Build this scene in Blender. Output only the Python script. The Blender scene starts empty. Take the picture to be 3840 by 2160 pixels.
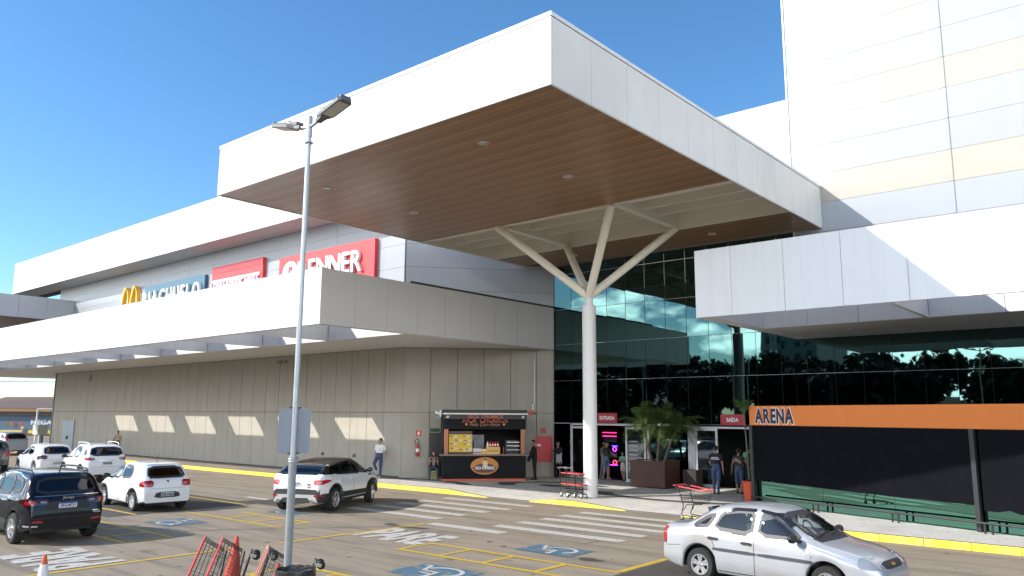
import bpy, bmesh, math, random
from mathutils import Vector, Matrix, Euler, geometry
from mathutils.bvhtree import BVHTree
random.seed(7)
PI = math.pi
sc = bpy.context.scene
COL = sc.collection
R = math.radians

# ------------------------------------------------------------------ camera
cam_d = bpy.data.cameras.new('camera'); cam = bpy.data.objects.new('camera', cam_d); COL.objects.link(cam)
yaw, pitch, roll = 0.702529312, 0.161727748, 5.86331e-3
fw = Vector((-math.sin(yaw)*math.cos(pitch), math.cos(yaw)*math.cos(pitch), math.sin(pitch)))
rt = Vector((math.cos(yaw), math.sin(yaw), 0)); up = rt.cross(fw)
r2 = rt*math.cos(roll)+up*math.sin(roll); u2 = up*math.cos(roll)-rt*math.sin(roll)
cam.matrix_world = Matrix(((r2.x, u2.x, -fw.x, 0), (r2.y, u2.y, -fw.y, 0), (r2.z, u2.z, -fw.z, 3.03), (0, 0, 0, 1)))
cam_d.sensor_width = 36; cam_d.lens = 2926.947/3840*36; cam_d.clip_start = .1; cam_d.clip_end = 3000
sc.camera = cam

# ------------------------------------------------------------------ sky, sun, exposure
SUN = Vector((1, 1.26, -1.0)).normalized()          # direction the light travels
SKY_STRENGTH = 0.125; SUN_STRENGTH = 4.5; EXPOSURE = 0.47
w = bpy.data.worlds.new('World'); sc.world = w; w.use_nodes = True
nt = w.node_tree; nd = nt.nodes; lk = nt.links
bg = nd['Background']; bg.inputs['Strength'].default_value = SKY_STRENGTH
sky = nd.new('ShaderNodeTexSky'); sky.sky_type = 'NISHITA'; sky.sun_disc = False
sky.sun_elevation = math.asin(-SUN.z); sky.sun_rotation = math.atan2(-SUN.x, -SUN.y)
sky.air_density = 1.0; sky.dust_density = 0.3; sky.ozone_density = 3.5
# fair-weather cumulus low over the far side of the street (mirrored in the glass front)
tc = nd.new('ShaderNodeTexCoord'); mp = nd.new('ShaderNodeMapping'); mp.inputs['Scale'].default_value = (7, 7, 17); mp.inputs['Location'].default_value = (0.0, 5.0, 2.0)
nz = nd.new('ShaderNodeTexNoise'); nz.inputs['Scale'].default_value = 1.15; nz.inputs['Detail'].default_value = 10; nz.inputs['Roughness'].default_value = .52
cr = nd.new('ShaderNodeValToRGB'); cr.color_ramp.elements[0].position = .47; cr.color_ramp.elements[1].position = .56
sp = nd.new('ShaderNodeSeparateXYZ')
my = nd.new('ShaderNodeMapRange'); my.interpolation_type = 'SMOOTHSTEP'; my.inputs[1].default_value = .15; my.inputs[2].default_value = -.25   # cloud bank lies to the south
mz = nd.new('ShaderNodeMapRange'); mz.interpolation_type = 'SMOOTHSTEP'; mz.inputs[1].default_value = .52; mz.inputs[2].default_value = .2
m1 = nd.new('ShaderNodeMath'); m1.operation = 'MULTIPLY'; m2 = nd.new('ShaderNodeMath'); m2.operation = 'MULTIPLY'
cmix = nd.new('ShaderNodeMixRGB'); cmix.inputs[2].default_value = (48, 48, 47, 1)
lk.new(tc.outputs['Generated'], mp.inputs[0]); lk.new(mp.outputs[0], nz.inputs['Vector']); lk.new(nz.outputs['Fac'], cr.inputs[0])
lk.new(tc.outputs['Generated'], sp.inputs[0]); lk.new(sp.outputs['Y'], my.inputs[0]); lk.new(sp.outputs['Z'], mz.inputs[0])
lk.new(cr.outputs[0], m1.inputs[0]); lk.new(my.outputs[0], m1.inputs[1]); lk.new(m1.outputs[0], m2.inputs[0]); lk.new(mz.outputs[0], m2.inputs[1])
lk.new(m2.outputs[0], cmix.inputs[0]); hs = nd.new('ShaderNodeHueSaturation'); hs.inputs['Saturation'].default_value = 1.12; hs.inputs['Value'].default_value = 1.25; wbm = nd.new('ShaderNodeMixRGB'); wbm.blend_type = 'MULTIPLY'; wbm.inputs[0].default_value = 1; wbm.inputs[2].default_value = (.9, 1.0, 1.04, 1); lk.new(sky.outputs[0], wbm.inputs[1]); lk.new(wbm.outputs[0], hs.inputs['Color']); lk.new(hs.outputs[0], cmix.inputs[1]); lk.new(cmix.outputs[0], bg.inputs['Color'])
sl = bpy.data.lights.new('sun', 'SUN'); sl.energy = SUN_STRENGTH; sl.angle = R(.5); sl.color = (1, .95, .87)
so = bpy.data.objects.new('sun', sl); COL.objects.link(so); so.rotation_euler = SUN.to_track_quat('-Z', 'Y').to_euler(); so.location = (-40, -50, 60)
vs = sc.view_settings; vs.view_transform = 'Standard'; vs.look = 'None'; vs.exposure = EXPOSURE; vs.gamma = 1; vs.use_curve_mapping = False

# ------------------------------------------------------------------ materials
MATS = {}
def mat(name, col=(.5, .5, .5), rough=.5, metal=0, var=.08, scale=6, bump=0, bscale=60, stretch=(1, 1, 1), coat=0, spec=.5, emit=0, bstretch=(1, 1, 1)):
    if name in MATS: return MATS[name]
    m = bpy.data.materials.new(name); m.use_nodes = True; t = m.node_tree; n = t.nodes; b = n['Principled BSDF']
    b.inputs['Roughness'].default_value = rough; b.inputs['Metallic'].default_value = metal
    b.inputs['Specular IOR Level'].default_value = spec; b.inputs['Coat Weight'].default_value = coat; b.inputs['Coat Roughness'].default_value = .03
    g = n.new('ShaderNodeNewGeometry'); mp = n.new('ShaderNodeMapping'); mp.inputs['Scale'].default_value = stretch
    nz = n.new('ShaderNodeTexNoise'); nz.inputs['Scale'].default_value = scale; nz.inputs['Detail'].default_value = 6
    mx = n.new('ShaderNodeMixRGB')
    mx.inputs[1].default_value = tuple(max(0, c*(1-var)) for c in col)+(1,); mx.inputs[2].default_value = tuple(min(1, c*(1+var)) for c in col)+(1,)
    t.links.new(g.outputs['Position'], mp.inputs[0]); t.links.new(mp.outputs[0], nz.inputs['Vector']); t.links.new(nz.outputs['Fac'], mx.inputs[0]); t.links.new(mx.outputs[0], b.inputs['Base Color'])
    if bump:
        mp2 = n.new('ShaderNodeMapping'); mp2.inputs['Scale'].default_value = bstretch
        n2 = n.new('ShaderNodeTexNoise'); n2.inputs['Scale'].default_value = bscale; n2.inputs['Detail'].default_value = 3
        bp = n.new('ShaderNodeBump'); bp.inputs['Strength'].default_value = bump; bp.inputs['Distance'].default_value = .02
        t.links.new(g.outputs['Position'], mp2.inputs[0]); t.links.new(mp2.outputs[0], n2.inputs['Vector']); t.links.new(n2.outputs['Fac'], bp.inputs['Height']); t.links.new(bp.outputs[0], b.inputs['Normal'])
    if emit:
        b.inputs['Emission Color'].default_value = tuple(col)+(1,); b.inputs['Emission Strength'].default_value = emit
    m['mix'] = 1; MATS[name] = m; return m
def layer(m, col, scale, lo, hi, stretch=(1, 1, 1), amount=1.0, detail=5, kind='noise'):
    """wear / stains with a shape of their own over a material's colour"""
    t = m.node_tree; n = t.nodes; b = n['Principled BSDF']; src = b.inputs['Base Color'].links[0].from_socket
    g = n.new('ShaderNodeNewGeometry'); mp = n.new('ShaderNodeMapping'); mp.inputs['Scale'].default_value = stretch
    nz = n.new('ShaderNodeTexNoise' if kind == 'noise' else 'ShaderNodeTexVoronoi'); nz.inputs['Scale'].default_value = scale
    if kind == 'noise': nz.inputs['Detail'].default_value = detail; out = nz.outputs['Fac']
    else: nz.feature = 'DISTANCE_TO_EDGE'; out = nz.outputs['Distance']
    mr = n.new('ShaderNodeMapRange'); mr.inputs[1].default_value = lo; mr.inputs[2].default_value = hi; mr.inputs[4].default_value = amount
    mx = n.new('ShaderNodeMixRGB'); mx.inputs[2].default_value = tuple(col)+(1,)
    t.links.new(g.outputs['Position'], mp.inputs[0]); t.links.new(mp.outputs[0], nz.inputs['Vector']); t.links.new(out, mr.inputs[0]); t.links.new(mr.outputs[0], mx.inputs[0])
    t.links.new(src, mx.inputs[1]); t.links.new(mx.outputs[0], b.inputs['Base Color']); return m
def glassmat(name, tint=(.3, .35, .36), refl=.12, alpha=.6, rough=.0):
    """thin glazing: mirror-like film over a tinted see-through pane"""
    if name in MATS: return MATS[name]
    m = bpy.data.materials.new(name); m.use_nodes = True; t = m.node_tree; n = t.nodes; n.remove(n['Principled BSDF']); o = n['Material Output']
    tr = n.new('ShaderNodeBsdfTransparent'); tr.inputs[0].default_value = tuple(c*alpha for c in tint)+(1,)
    gl = n.new('ShaderNodeBsdfGlossy'); gl.inputs['Roughness'].default_value = rough; gl.inputs['Color'].default_value = (.95, .97, 1, 1)
    fr = n.new('ShaderNodeFresnel'); fr.inputs[0].default_value = 1.5
    ad = n.new('ShaderNodeMath'); ad.operation = 'ADD'; ad.inputs[1].default_value = refl; ad.use_clamp = True
    mx = n.new('ShaderNodeMixShader'); t.links.new(fr.outputs[0], ad.inputs[0]); t.links.new(ad.outputs[0], mx.inputs[0]); t.links.new(tr.outputs[0], mx.inputs[1]); t.links.new(gl.outputs[0], mx.inputs[2]); t.links.new(mx.outputs[0], o.inputs[0])
    MATS[name] = m; return m
def mirrormat(name, tint, wav=.004):
    """solar-control facade glass: dark, strongly reflecting, slightly wavy"""
    m = bpy.data.materials.new(name); m.use_nodes = True; t = m.node_tree; n = t.nodes; b = n['Principled BSDF']
    b.inputs['Base Color'].default_value = tuple(tint)+(1,); b.inputs['Metallic'].default_value = 1; b.inputs['Roughness'].default_value = .015
    g = n.new('ShaderNodeNewGeometry'); nz = n.new('ShaderNodeTexNoise'); nz.inputs['Scale'].default_value = .9; nz.inputs['Detail'].default_value = 1
    bp = n.new('ShaderNodeBump'); bp.inputs['Strength'].default_value = 1; bp.inputs['Distance'].default_value = wav
    t.links.new(g.outputs['Position'], nz.inputs['Vector']); t.links.new(nz.outputs['Fac'], bp.inputs['Height']); t.links.new(bp.outputs[0], b.inputs['Normal'])
    MATS[name] = m; return m

concrete = mat('parking concrete', (.27, .22, .16), .85, var=.16, scale=.8, bump=.25, bscale=90)
layer(concrete, (.12, .10, .08), 1.6, .46, .74, (.22, 1.5, 1), .75); layer(concrete, (.10, .088, .072), 2.6, .58, .68, (.06, 1.7, 1), .33); layer(concrete, (.27, .24, .2), 3, .58, .8, (.15, 2.2, 1), .5); layer(concrete, (.06, .055, .05), 1.1, .66, .74, (1, 1, 1), .75, 8); layer(concrete, (.035, .03, .028), 3.1, .70, .74, (1, 1, 1), .9, 2); layer(concrete, (.06, .05, .04), 14, .70, .75, (1, 1, 1), .7, 2)
asphalt = mat('worn asphalt', (.068, .059, .05), .9, var=.45, scale=45, bump=.8, bscale=70); layer(asphalt, (.10, .088, .072), 1.3, .5, .75, (1, 1, 1), .7)
stone = mat('white paving stone', (.56, .535, .49), .85, var=.15, scale=3, bump=.5, bscale=30); layer(stone, (.22, .2, .18), 9, 0.05, .0, (1, 1, 1), .8, kind='v'); layer(stone, (.36, .335, .3), 1.2, .5, .75, (1, 1, 1), .6); layer(stone, (.2, .18, .16), 4, .64, .72, (1, 1, 1), .6)
sidewalk_c = mat('dusty pavement concrete', (.27, .225, .175), .88, var=.18, scale=2, bump=.4); layer(sidewalk_c, (.15, .125, .1), 1.5, .5, .75, (.5, 1.5, 1), .6)
stone_dark = mat('dark paving stone', (.085, .08, .076), .85, var=.3, scale=6, bump=.5, bscale=30)
kerbm = mat('yellow kerb paint', (.72, .53, .022), .6, var=.12, scale=5); layer(kerbm, (.2, .16, .1), 5, .62, .72, (1, 1, 3), .8); layer(kerbm, (.62, .5, .22), 2, .5, .8, (1, 1, 1), .5)
kerbs = mat('kerb concrete', (.15, .135, .12), .9, var=.3, scale=8, bump=.4)
wpaint = mat('worn white road paint', (.48, .46, .42), .7, var=.12, scale=6); layer(wpaint, (.2, .175, .14), 7, .56, .7, (1, 1, 1), .85, 9)
ypaint = mat('worn yellow road paint', (.55, .36, .03), .7, var=.12, scale=5); layer(ypaint, (.2, .175, .13), 8, .58, .72, (1, 1, 1), .8, 9)
bpaint = mat('worn blue road paint', (.06, .14, .20), .7, var=.2, scale=4); layer(bpaint, (.2, .178, .142), 5, .52, .6, (1, 1, 1), .9, 9)
acm = mat('white aluminium cladding', (.71, .715, .72), .38, var=.03, scale=1.5); layer(acm, (.55, .53, .49), 2, .5, .8, (3, 3, .12), .3); layer(acm, (.4, .37, .33), 1.1, .63, .8, (1.5, 1.5, .25), .35)
acm_grimy = mat('weathered aluminium cladding', (.70, .69, .665), .33, var=.05, scale=1); layer(acm_grimy, (.52, .49, .45), .5, .45, .8, (1, 1, .5), .5); layer(acm_grimy, (.4, .37, .33), 1.0, .62, .85, (1.6, 1.6, .3), .35)
acm_shaded = mat('shaded white cladding', (.56, .545, .53), .4, var=.03, scale=1); farclad = mat('blue grey cladding', (.36, .38, .41), .4, var=.05, scale=1)  # side canopy end: white cladding with the big canopy's shade put into its colour
soffitw = mat('white plaster soffit', (.62, .6, .57), .7, var=.04, scale=1)
joint = mat('shadow gap', (.06, .058, .055), .8)
wallp = mat('ribbed precast concrete', (.385, .357, .30), .85, var=.09, scale=1.6, bump=.55, bscale=9, bstretch=(6, 6, .25)); layer(wallp, (.265, .244, .205), 1.5, .5, .8, (2.2, 2.2, .14), .4)
greyclad = mat('grey aluminium cladding', (.31, .325, .35), .4, var=.05, scale=1); layer(greyclad, (.29, .29, .29), 1.8, .55, .8, (2, 2, .2), .4)
t_blue = mat('pale blue tower sheet', (.335, .36, .392), .5, var=.03, scale=.6); t_cream = mat('cream tower sheet', (.39, .362, .305), .5, var=.04, scale=.6); t_grey = mat('pale grey tower sheet', (.332, .343, .34), .5, var=.03, scale=.6)
for q in (t_blue, t_cream, t_grey): layer(q, (.5, .46, .4), 1.2, .55, .85, (1.6, 1.6, .18), .35)
woodm = [mat('soffit timber %d' % i, c, .33, var=.25, scale=5, stretch=(.25, 6, 6), spec=.4) for i, c in enumerate(((.32, .18, .094), (.285, .158, .08), (.355, .202, .108)))]
creamp = mat('cream steel paint', (.76, .70, .58), .55, var=.05, scale=3)
whitep = mat('white steel paint', (.74, .73, .7), .4, var=.03, scale=3); layer(whitep, (.5, .47, .42), 4, .62, .8, (1, 1, .4), .35)
galv = mat('galvanised steel', (.42, .45, .47), .42, .55, var=.15, scale=12)
blacks = mat('black steel', (.02, .02, .021), .45, var=.2); blackp = mat('black plastic', (.018, .018, .019), .5, var=.2); rubber = mat('tyre rubber', (.022, .021, .02), .85, var=.2, bump=.3, bscale=120)
facade = mirrormat('teal solar glass', (.062, .118, .116), .0018); green_glass = mirrormat('green solar glass', (.115, .27, .215), .0015)
alum = mat('white aluminium frame', (.62, .63, .63), .4, .2, var=.04); thin_al = mat('silver glazing bead', (.3, .32, .33), .4, .6, var=.05); darkgap = mat('black glazing seal', (.012, .012, .013), .6)
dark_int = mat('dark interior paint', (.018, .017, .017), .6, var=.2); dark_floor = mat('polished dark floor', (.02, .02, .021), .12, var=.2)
redsign = mat('red sign face', (.55, .022, .035), .45, var=.04); redsign2 = mat('bright red sign face', (.62, .04, .045), .45, var=.04); whitelet = mat('white sign letter', (.82, .82, .82), .4, var=.02); bluesign = mat('petrol blue sign face', (.03, .115, .175), .4, var=.06); yellowlet = mat('golden yellow sign letter', (.75, .42, .03), .4, var=.03); navy = mat('navy lettering', (.01, .012, .035), .5, var=.05)
orange = mat('orange shop fascia', (.64, .165, .014), .38, var=.05, scale=1); curtain = mat('black shade fabric', (.007, .0075, .010), 1.0, spec=.04, var=.25, scale=2, bump=.3, bscale=20)
leafm = mat('palm leaf', (.058, .10, .022), .5, var=.5, scale=6); leafd = mat('tree foliage', (.035, .06, .018), .6, var=.55, scale=1.2); leafl = mat('tree foliage light', (.06, .09, .025), .6, var=.5, scale=1.2); bark = mat('bark', (.14, .11, .08), .9, var=.4, scale=10, bump=.6)
decking = mat('dark red decking', (.075, .03, .02), .55, var=.3, scale=4, stretch=(.4, 6, 8)); terracotta = mat('red glazed planter', (.55, .075, .03), .35, var=.08); soil = mat('soil', (.03, .022, .015), .95, var=.4, scale=20)
kblack = mat('black corrugated sheet', (.007, .0075, .009), .6, var=.2, spec=.2); korange = mat('orange kiosk timber', (.42, .16, .08), .5, var=.15, scale=5); koran2 = mat('orange red lettering', (.55, .1, .04), .5)
chrome = mat('chrome', (.7, .7, .7), .12, 1, var=.02); redlens = mat('red lens', (.35, .008, .012), .12, var=.1, coat=1); clearlens = mat('clear lens', (.26, .28, .31), .08, .1, var=.1, coat=1)
platem = mat('white plate', (.68, .69, .7), .4, var=.03); plateg = mat('grey plate', (.36, .37, .36), .4, var=.05); plateb = mat('blue plate band', (.02, .05, .3), .4)
cone_r = mat('red orange cone plastic', (.55, .055, .03), .5, var=.12); cone_o = mat('orange cone plastic', (.62, .11, .03), .5, var=.1); cartred = mat('red cart plastic', (.68, .05, .06), .4, var=.08); cartpink = mat('sun bleached red plastic', (.62, .25, .2), .45, var=.1); wire = mat('dark cart wire', (.07, .068, .062), .4, .6, var=.2)
greysheet = mat('grey sheet steel', (.24, .265, .30), .5, .2, var=.06, scale=2)

# ------------------------------------------------------------------ mesh building
WM = {}                                   # world matrices of things and parts
def wmat(o): return WM.get(o.name, Matrix())
class MB:
    def __init__(s): s.v = []; s.f = []; s.m = []; s.mi = 0
    def add(s, vs, fs, M=None):
        b = len(s.v); s.v += [tuple(M @ Vector(v)) if M else tuple(v) for v in vs]
        s.f += [tuple(b+i for i in f) for f in fs]; s.m += [s.mi]*len(fs); return s
    def box(s, x0, x1, y0, y1, z0, z1, M=None):
        return s.add([(x0, y0, z0), (x1, y0, z0), (x1, y1, z0), (x0, y1, z0), (x0, y0, z1), (x1, y0, z1), (x1, y1, z1), (x0, y1, z1)],
                     [(3, 2, 1, 0), (4, 5, 6, 7), (0, 1, 5, 4), (1, 2, 6, 5), (2, 3, 7, 6), (3, 0, 4, 7)], M)
    def prism(s, poly, z0, z1, M=None):   # polygon in xy (counter-clockwise), extruded in z
        n = len(poly)
        return s.add([(x, y, z0) for x, y in poly]+[(x, y, z1) for x, y in poly], [tuple(range(n-1, -1, -1)), tuple(range(n, 2*n))]+[(i, (i+1) % n, n+(i+1) % n, n+i) for i in range(n)], M)
    def tube(s, p0, p1, r0, r1=None, n=8, cap=True, M=None):
        r1 = r0 if r1 is None else r1; p0 = Vector(p0); p1 = Vector(p1); d = p1-p0
        if d.length < 1e-6: return s
        q = d.to_track_quat('Z', 'Y'); a = [q @ Vector((math.cos(2*PI*i/n), math.sin(2*PI*i/n), 0)) for i in range(n)]
        vs = [p0+v*r0 for v in a]+[p1+v*r1 for v in a]; fs = [(i, (i+1) % n, n+(i+1) % n, n+i) for i in range(n)]
        if cap: fs += [tuple(range(n-1, -1, -1)), tuple(range(n, 2*n))]
        return s.add(vs, fs, M)
    def path(s, pts, r, n=8, M=None):
        for a, b in zip(pts[:-1], pts[1:]): s.tube(a, b, r, r, n, True, M)
        return s
    def lathe(s, prof, n=24, M=None, cap=True):   # (r, z) pairs round z
        k = len(prof); vs = [(r*math.cos(2*PI*i/n), r*math.sin(2*PI*i/n), z) for r, z in prof for i in range(n)]
        fs = [(j*n+i, j*n+(i+1) % n, (j+1)*n+(i+1) % n, (j+1)*n+i) for j in range(k-1) for i in range(n)]
        if cap: fs += [tuple(range(n-1, -1, -1)), tuple(range((k-1)*n, k*n))]
        return s.add(vs, fs, M)
    def ball(s, c, r, n=12, sz=(1, 1, 1), M=None):
        k = n//2; prof = [(max(1e-4, math.sin(PI*j/k)), -math.cos(PI*j/k)) for j in range(k+1)]
        T = Matrix.Translation(c) @ Matrix.Diagonal((r*sz[0], r*sz[1], r*sz[2], 1)); return s.lathe(prof, n, (M @ T) if M else T)
    def build(s, name, mats, parent=None, world=True, smooth=None, label=None, bevel=0):
        me = bpy.data.meshes.new(name); vs = s.v
        if parent is not None and world:
            I = wmat(parent).inverted(); vs = [tuple(I @ Vector(v)) for v in vs]
        me.from_pydata(vs, [], s.f); mats = mats if isinstance(mats, (list, tuple)) else [mats]
        for q in mats: me.materials.append(q)
        if len(mats) > 1: me.polygons.foreach_set('material_index', s.m)
        if smooth is not None: me.shade_smooth(); me.set_sharp_from_angle(angle=R(smooth))
        me.update(); return link(name, me, parent, label)
def link(name, me, parent=None, label=None, M=None):
    o = bpy.data.objects.new(name, me); COL.objects.link(o)
    if M is not None: o.matrix_local = M
    if parent is not None: o.parent = parent
    WM[o.name] = wmat(parent) @ (M or Matrix()) if parent is not None else (M or Matrix())
    if label: o['label'] = label
    return o
def thing(name, label, cat, loc=(0, 0, 0), rotz=0, group=None, M=None):
    o = bpy.data.objects.new(name, None); COL.objects.link(o); o.empty_display_size = .3
    Mx = M or (Matrix.Translation(loc) @ Matrix.Rotation(rotz, 4, 'Z')); o.matrix_local = Mx; WM[o.name] = Mx
    o['label'] = label; o['category'] = cat
    if group: o['group'] = group
    return o
def tag(o, label, cat, group=None):
    o['label'] = label; o['category'] = cat
    if group: o['group'] = group
    return o
def struct(o): o['kind'] = 'structure'; return o
def copy_tree(o, M, label, parent=None):
    c = o.copy(); COL.objects.link(c)
    if parent is None:
        c.matrix_local = M; WM[c.name] = M
        if label: c['label'] = label
    else: c.parent = parent
    for ch in list(o.children): copy_tree(ch, None, None, c)
    return c
_cache = {}
def boxes(name, items, m, parent, gap=0):
    """many separate box parts (x0,x1,y0,y1,z0,z1) that share a mesh when alike"""
    out = []
    I = wmat(parent).inverted() if parent is not None else Matrix()
    for it in items:
        x0, x1, y0, y1, z0, z1 = it[:6]; mm = it[6] if len(it) > 6 else m; key = (name, round(x1-x0, 3), round(y1-y0, 3), round(z1-z0, 3), mm.name)
        if key not in _cache:
            b = MB().box(-(x1-x0)/2, (x1-x0)/2, -(y1-y0)/2, (y1-y0)/2, -(z1-z0)/2, (z1-z0)/2)
            me = bpy.data.meshes.new(name); me.from_pydata(b.v, [], b.f); me.materials.append(mm); _cache[key] = me
        out.append(link(name, _cache[key], parent, None, I @ Matrix.Translation(((x0+x1)/2, (y0+y1)/2, (z0+z1)/2))))
    return out
def text_mesh(body, ext=.0, offset=0, shear=0):
    c = bpy.data.curves.new('t', 'FONT'); c.body = body; c.size = 1; c.extrude = ext; c.offset = offset; c.shear = shear; c.resolution_u = 3
    o = bpy.data.objects.new('t', c); COL.objects.link(o); bpy.context.view_layer.update()
    me = bpy.data.meshes.new_from_object(o.evaluated_get(bpy.context.evaluated_depsgraph_get())); bpy.data.objects.remove(o); bpy.data.curves.remove(c); return me
def text(name, body, width, height, m, parent, M, depth=.01, offset=0, shear=0, label=None, world=True):
    """lettering scaled to width x height, lower left at M's origin, x right, y up, z out"""
    me = text_mesh(body, .5, offset, shear); xs = [v.co.x for v in me.vertices]; ys = [v.co.y for v in me.vertices]
    if not xs: return None
    sx = width/(max(xs)-min(xs)); sy = height/(max(ys)-min(ys)); x0 = min(xs); y0 = min(ys); zz = max(v.co.z for v in me.vertices) or 1
    for v in me.vertices: v.co = ((v.co.x-x0)*sx, (v.co.y-y0)*sy, v.co.z/zz*depth)
    me.materials.clear(); me.materials.append(m); me.name = name
    Mx = (wmat(parent).inverted() @ M) if (parent is not None and world) else M
    return link(name, me, parent, label, Mx)
def letters(name, body, width, height, m, parent, M, depth=.1, offset=0, gap=.12):
    """one part for each letter"""
    ms = [text_mesh(ch, .5, offset) for ch in body]; W = []; 
    for me in ms:
        xs = [v.co.x for v in me.vertices]; W.append((min(xs), max(xs)))
    tot = sum(b-a for a, b in W)+gap*(len(body)-1); sx = width/tot; cx = 0
    hs = [v.co.y for me in ms for v in me.vertices]; hmin, hmax = min(hs), max(hs); sy = height/(hmax-hmin)
    for me, (a, b) in zip(ms, W):
        zz = max(v.co.z for v in me.vertices)
        for v in me.vertices: v.co = ((v.co.x-a)*sx, (v.co.y-hmin)*sy, v.co.z/zz*depth)
        me.materials.clear(); me.materials.append(m); me.name = name
        link(name, me, parent, None, wmat(parent).inverted() @ M @ Matrix.Translation((cx*sx, 0, 0))); cx += (b-a)+gap
def face_front(x, y, z): return Matrix(((1, 0, 0, x), (0, 0, -1, y), (0, 1, 0, z), (0, 0, 0, 1)))   # text plane facing -Y
# ================================================================== SETTING
def sm(a, b, x): t = max(0, min(1, (x-a)/(b-a))); return t*t*(3-2*t)
def kerb_h(x):
    pts = [(-200, .17), (-22, .17), (-20.2, .02), (-18.0, .02), (-16.8, .17), (-16.2, .17), (-14, .02), (-11.6, .02), (-10.2, .17), (200, .17)]
    for (a, ha), (b, hb) in zip(pts[:-1], pts[1:]):
        if a <= x <= b: return ha+(hb-ha)*(x-a)/(b-a)
def kerb_y(x): return 22.25-1.05*sm(-12.2, -8.2, x)
ground = struct(MB().add([(-600, -600, 0), (600, -600, 0), (600, 600, 0), (-600, 600, 0)], [(0, 1, 2, 3)]).build('ground', concrete))
def sheet(name, polys, z, m, parent=ground):
    b = MB()
    for p in polys: b.add([(x, y, z) for x, y in p], [tuple(range(len(p)))])
    return b.build(name, m, parent)
def rect(x0, x1, y0, y1): return [(x0, y0), (x1, y0), (x1, y1), (x0, y1)]
for x0, x1, y0, y1 in ((-8.62, 22, 4.6, 15.72), (-62, -24.35, 10.45, 15.4), (-62, -24.6, -2, 8.6)): sheet('asphalt_bay', [rect(x0, x1, y0, y1)], .004, asphalt)
sheet('asphalt_patch', [[(-25.6, 15.4), (-22.9, 15.4), (-23.3, 16.6), (-25.1, 17.1)]], .004, asphalt)
street = struct(MB().add([(-300, -24, .004), (200, -24, .004), (200, -14, .004), (-300, -14, .004)], [(0, 1, 2, 3)]).build('street', asphalt))
lawn = struct(MB().add([(-300, -52, .006), (200, -52, .006), (200, -24, .006), (-300, -24, .006)], [(0, 1, 2, 3)]).build('lawn', mat('dry lawn', (.07, .085, .03), .9, var=.4, scale=2, bump=.5)))
YL = [rect(-16.86, -16.72, 2, 10.1), rect(-16.66, -16.53, 11.1, 13.5), rect(-16.6, -16.47, 13.5, 15.8),
      rect(-13.98, -8.7, 12.44, 12.56), rect(-13.98, -8.7, 13.5, 13.62), rect(-13.98, -13.86, 12.56, 13.5), rect(-12.7, -12.59, 12.56, 13.5), rect(-11.43, -11.31, 12.56, 13.5), rect(-10.04, -9.92, 12.56, 13.5), rect(-8.8, -8.66, 13.62, 15.72), rect(-8.8, -8.66, 9.9, 12.44),
      rect(-24.3, -19.32, 9.84, 9.96), rect(-24.3, -19.32, 8.68, 8.8), rect(-19.45, -19.33, 8.8, 9.84), rect(-20.7, -20.58, 8.8, 9.84), rect(-21.95, -21.83, 8.8, 9.84), rect(-28, -24.4, 11.24, 11.36),
      rect(-24.2, -19.07, 12.58, 12.7), rect(-22.6, -19.07, 13.7, 13.82), rect(-19.19, -19.07, 12.7, 13.7), rect(-20.46, -20.34, 12.7, 13.7), rect(-21.7, -21.58, 12.7, 13.7),
      rect(-13.98, -8.7, 9.78, 9.9), rect(-13.98, -8.7, 8.62, 8.74), rect(-13.98, -13.86, 8.74, 9.78), rect(-12.7, -12.59, 8.74, 9.78), rect(-11.43, -11.31, 8.74, 9.78), rect(-34, -24.4, 14.9, 15.02), rect(-46, -30, 13.1, 13.22)]
for q in YL: sheet('bay_line', [q], .008, ypaint)
for y in (21.1, 19.95, 18.92, 17.87, 16.82): sheet('zebra_stripe', [rect(-21.15, -16.98, y-.2, y+.22)], .008, wpaint)
for y in (20.95, 19.9, 18.95, 17.9, 16.88): sheet('zebra_stripe', [rect(-14.82, -10.7, y-.2, y+.22)], .008, wpaint)
sheet('stop_line', [rect(-16.46, -13.74, 15.75, 16.17)], .008, wpaint); sheet('stop_line', [rect(-26.6, -25.2, 16.2, 16.5)], .008, wpaint)
text('stop_lettering', 'PARE', 2.42, 1.6, wpaint, ground, Matrix.Translation((-16.45, 13.1, .010)), .001, .045)
text('stop_lettering', 'PARE', 2.5, 1.65, wpaint, ground, Matrix.Translation((-17.0, 7.75, .010)) @ Matrix.Rotation(PI, 4, 'Z'), .001, .045)
def strip(pts, wd):
    n = len(pts); L = []; Rr = []
    for i, p in enumerate(pts):
        a = Vector(pts[max(0, i-1)]); b = Vector(pts[min(n-1, i+1)]); d = (b-a).normalized(); nrm = Vector((-d.y, d.x)); L.append(Vector(p)+nrm*wd/2); Rr.append(Vector(p)-nrm*wd/2)
    return [[tuple(Rr[i]), tuple(Rr[i+1]), tuple(L[i+1]), tuple(L[i])] for i in range(n-1)]
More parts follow.
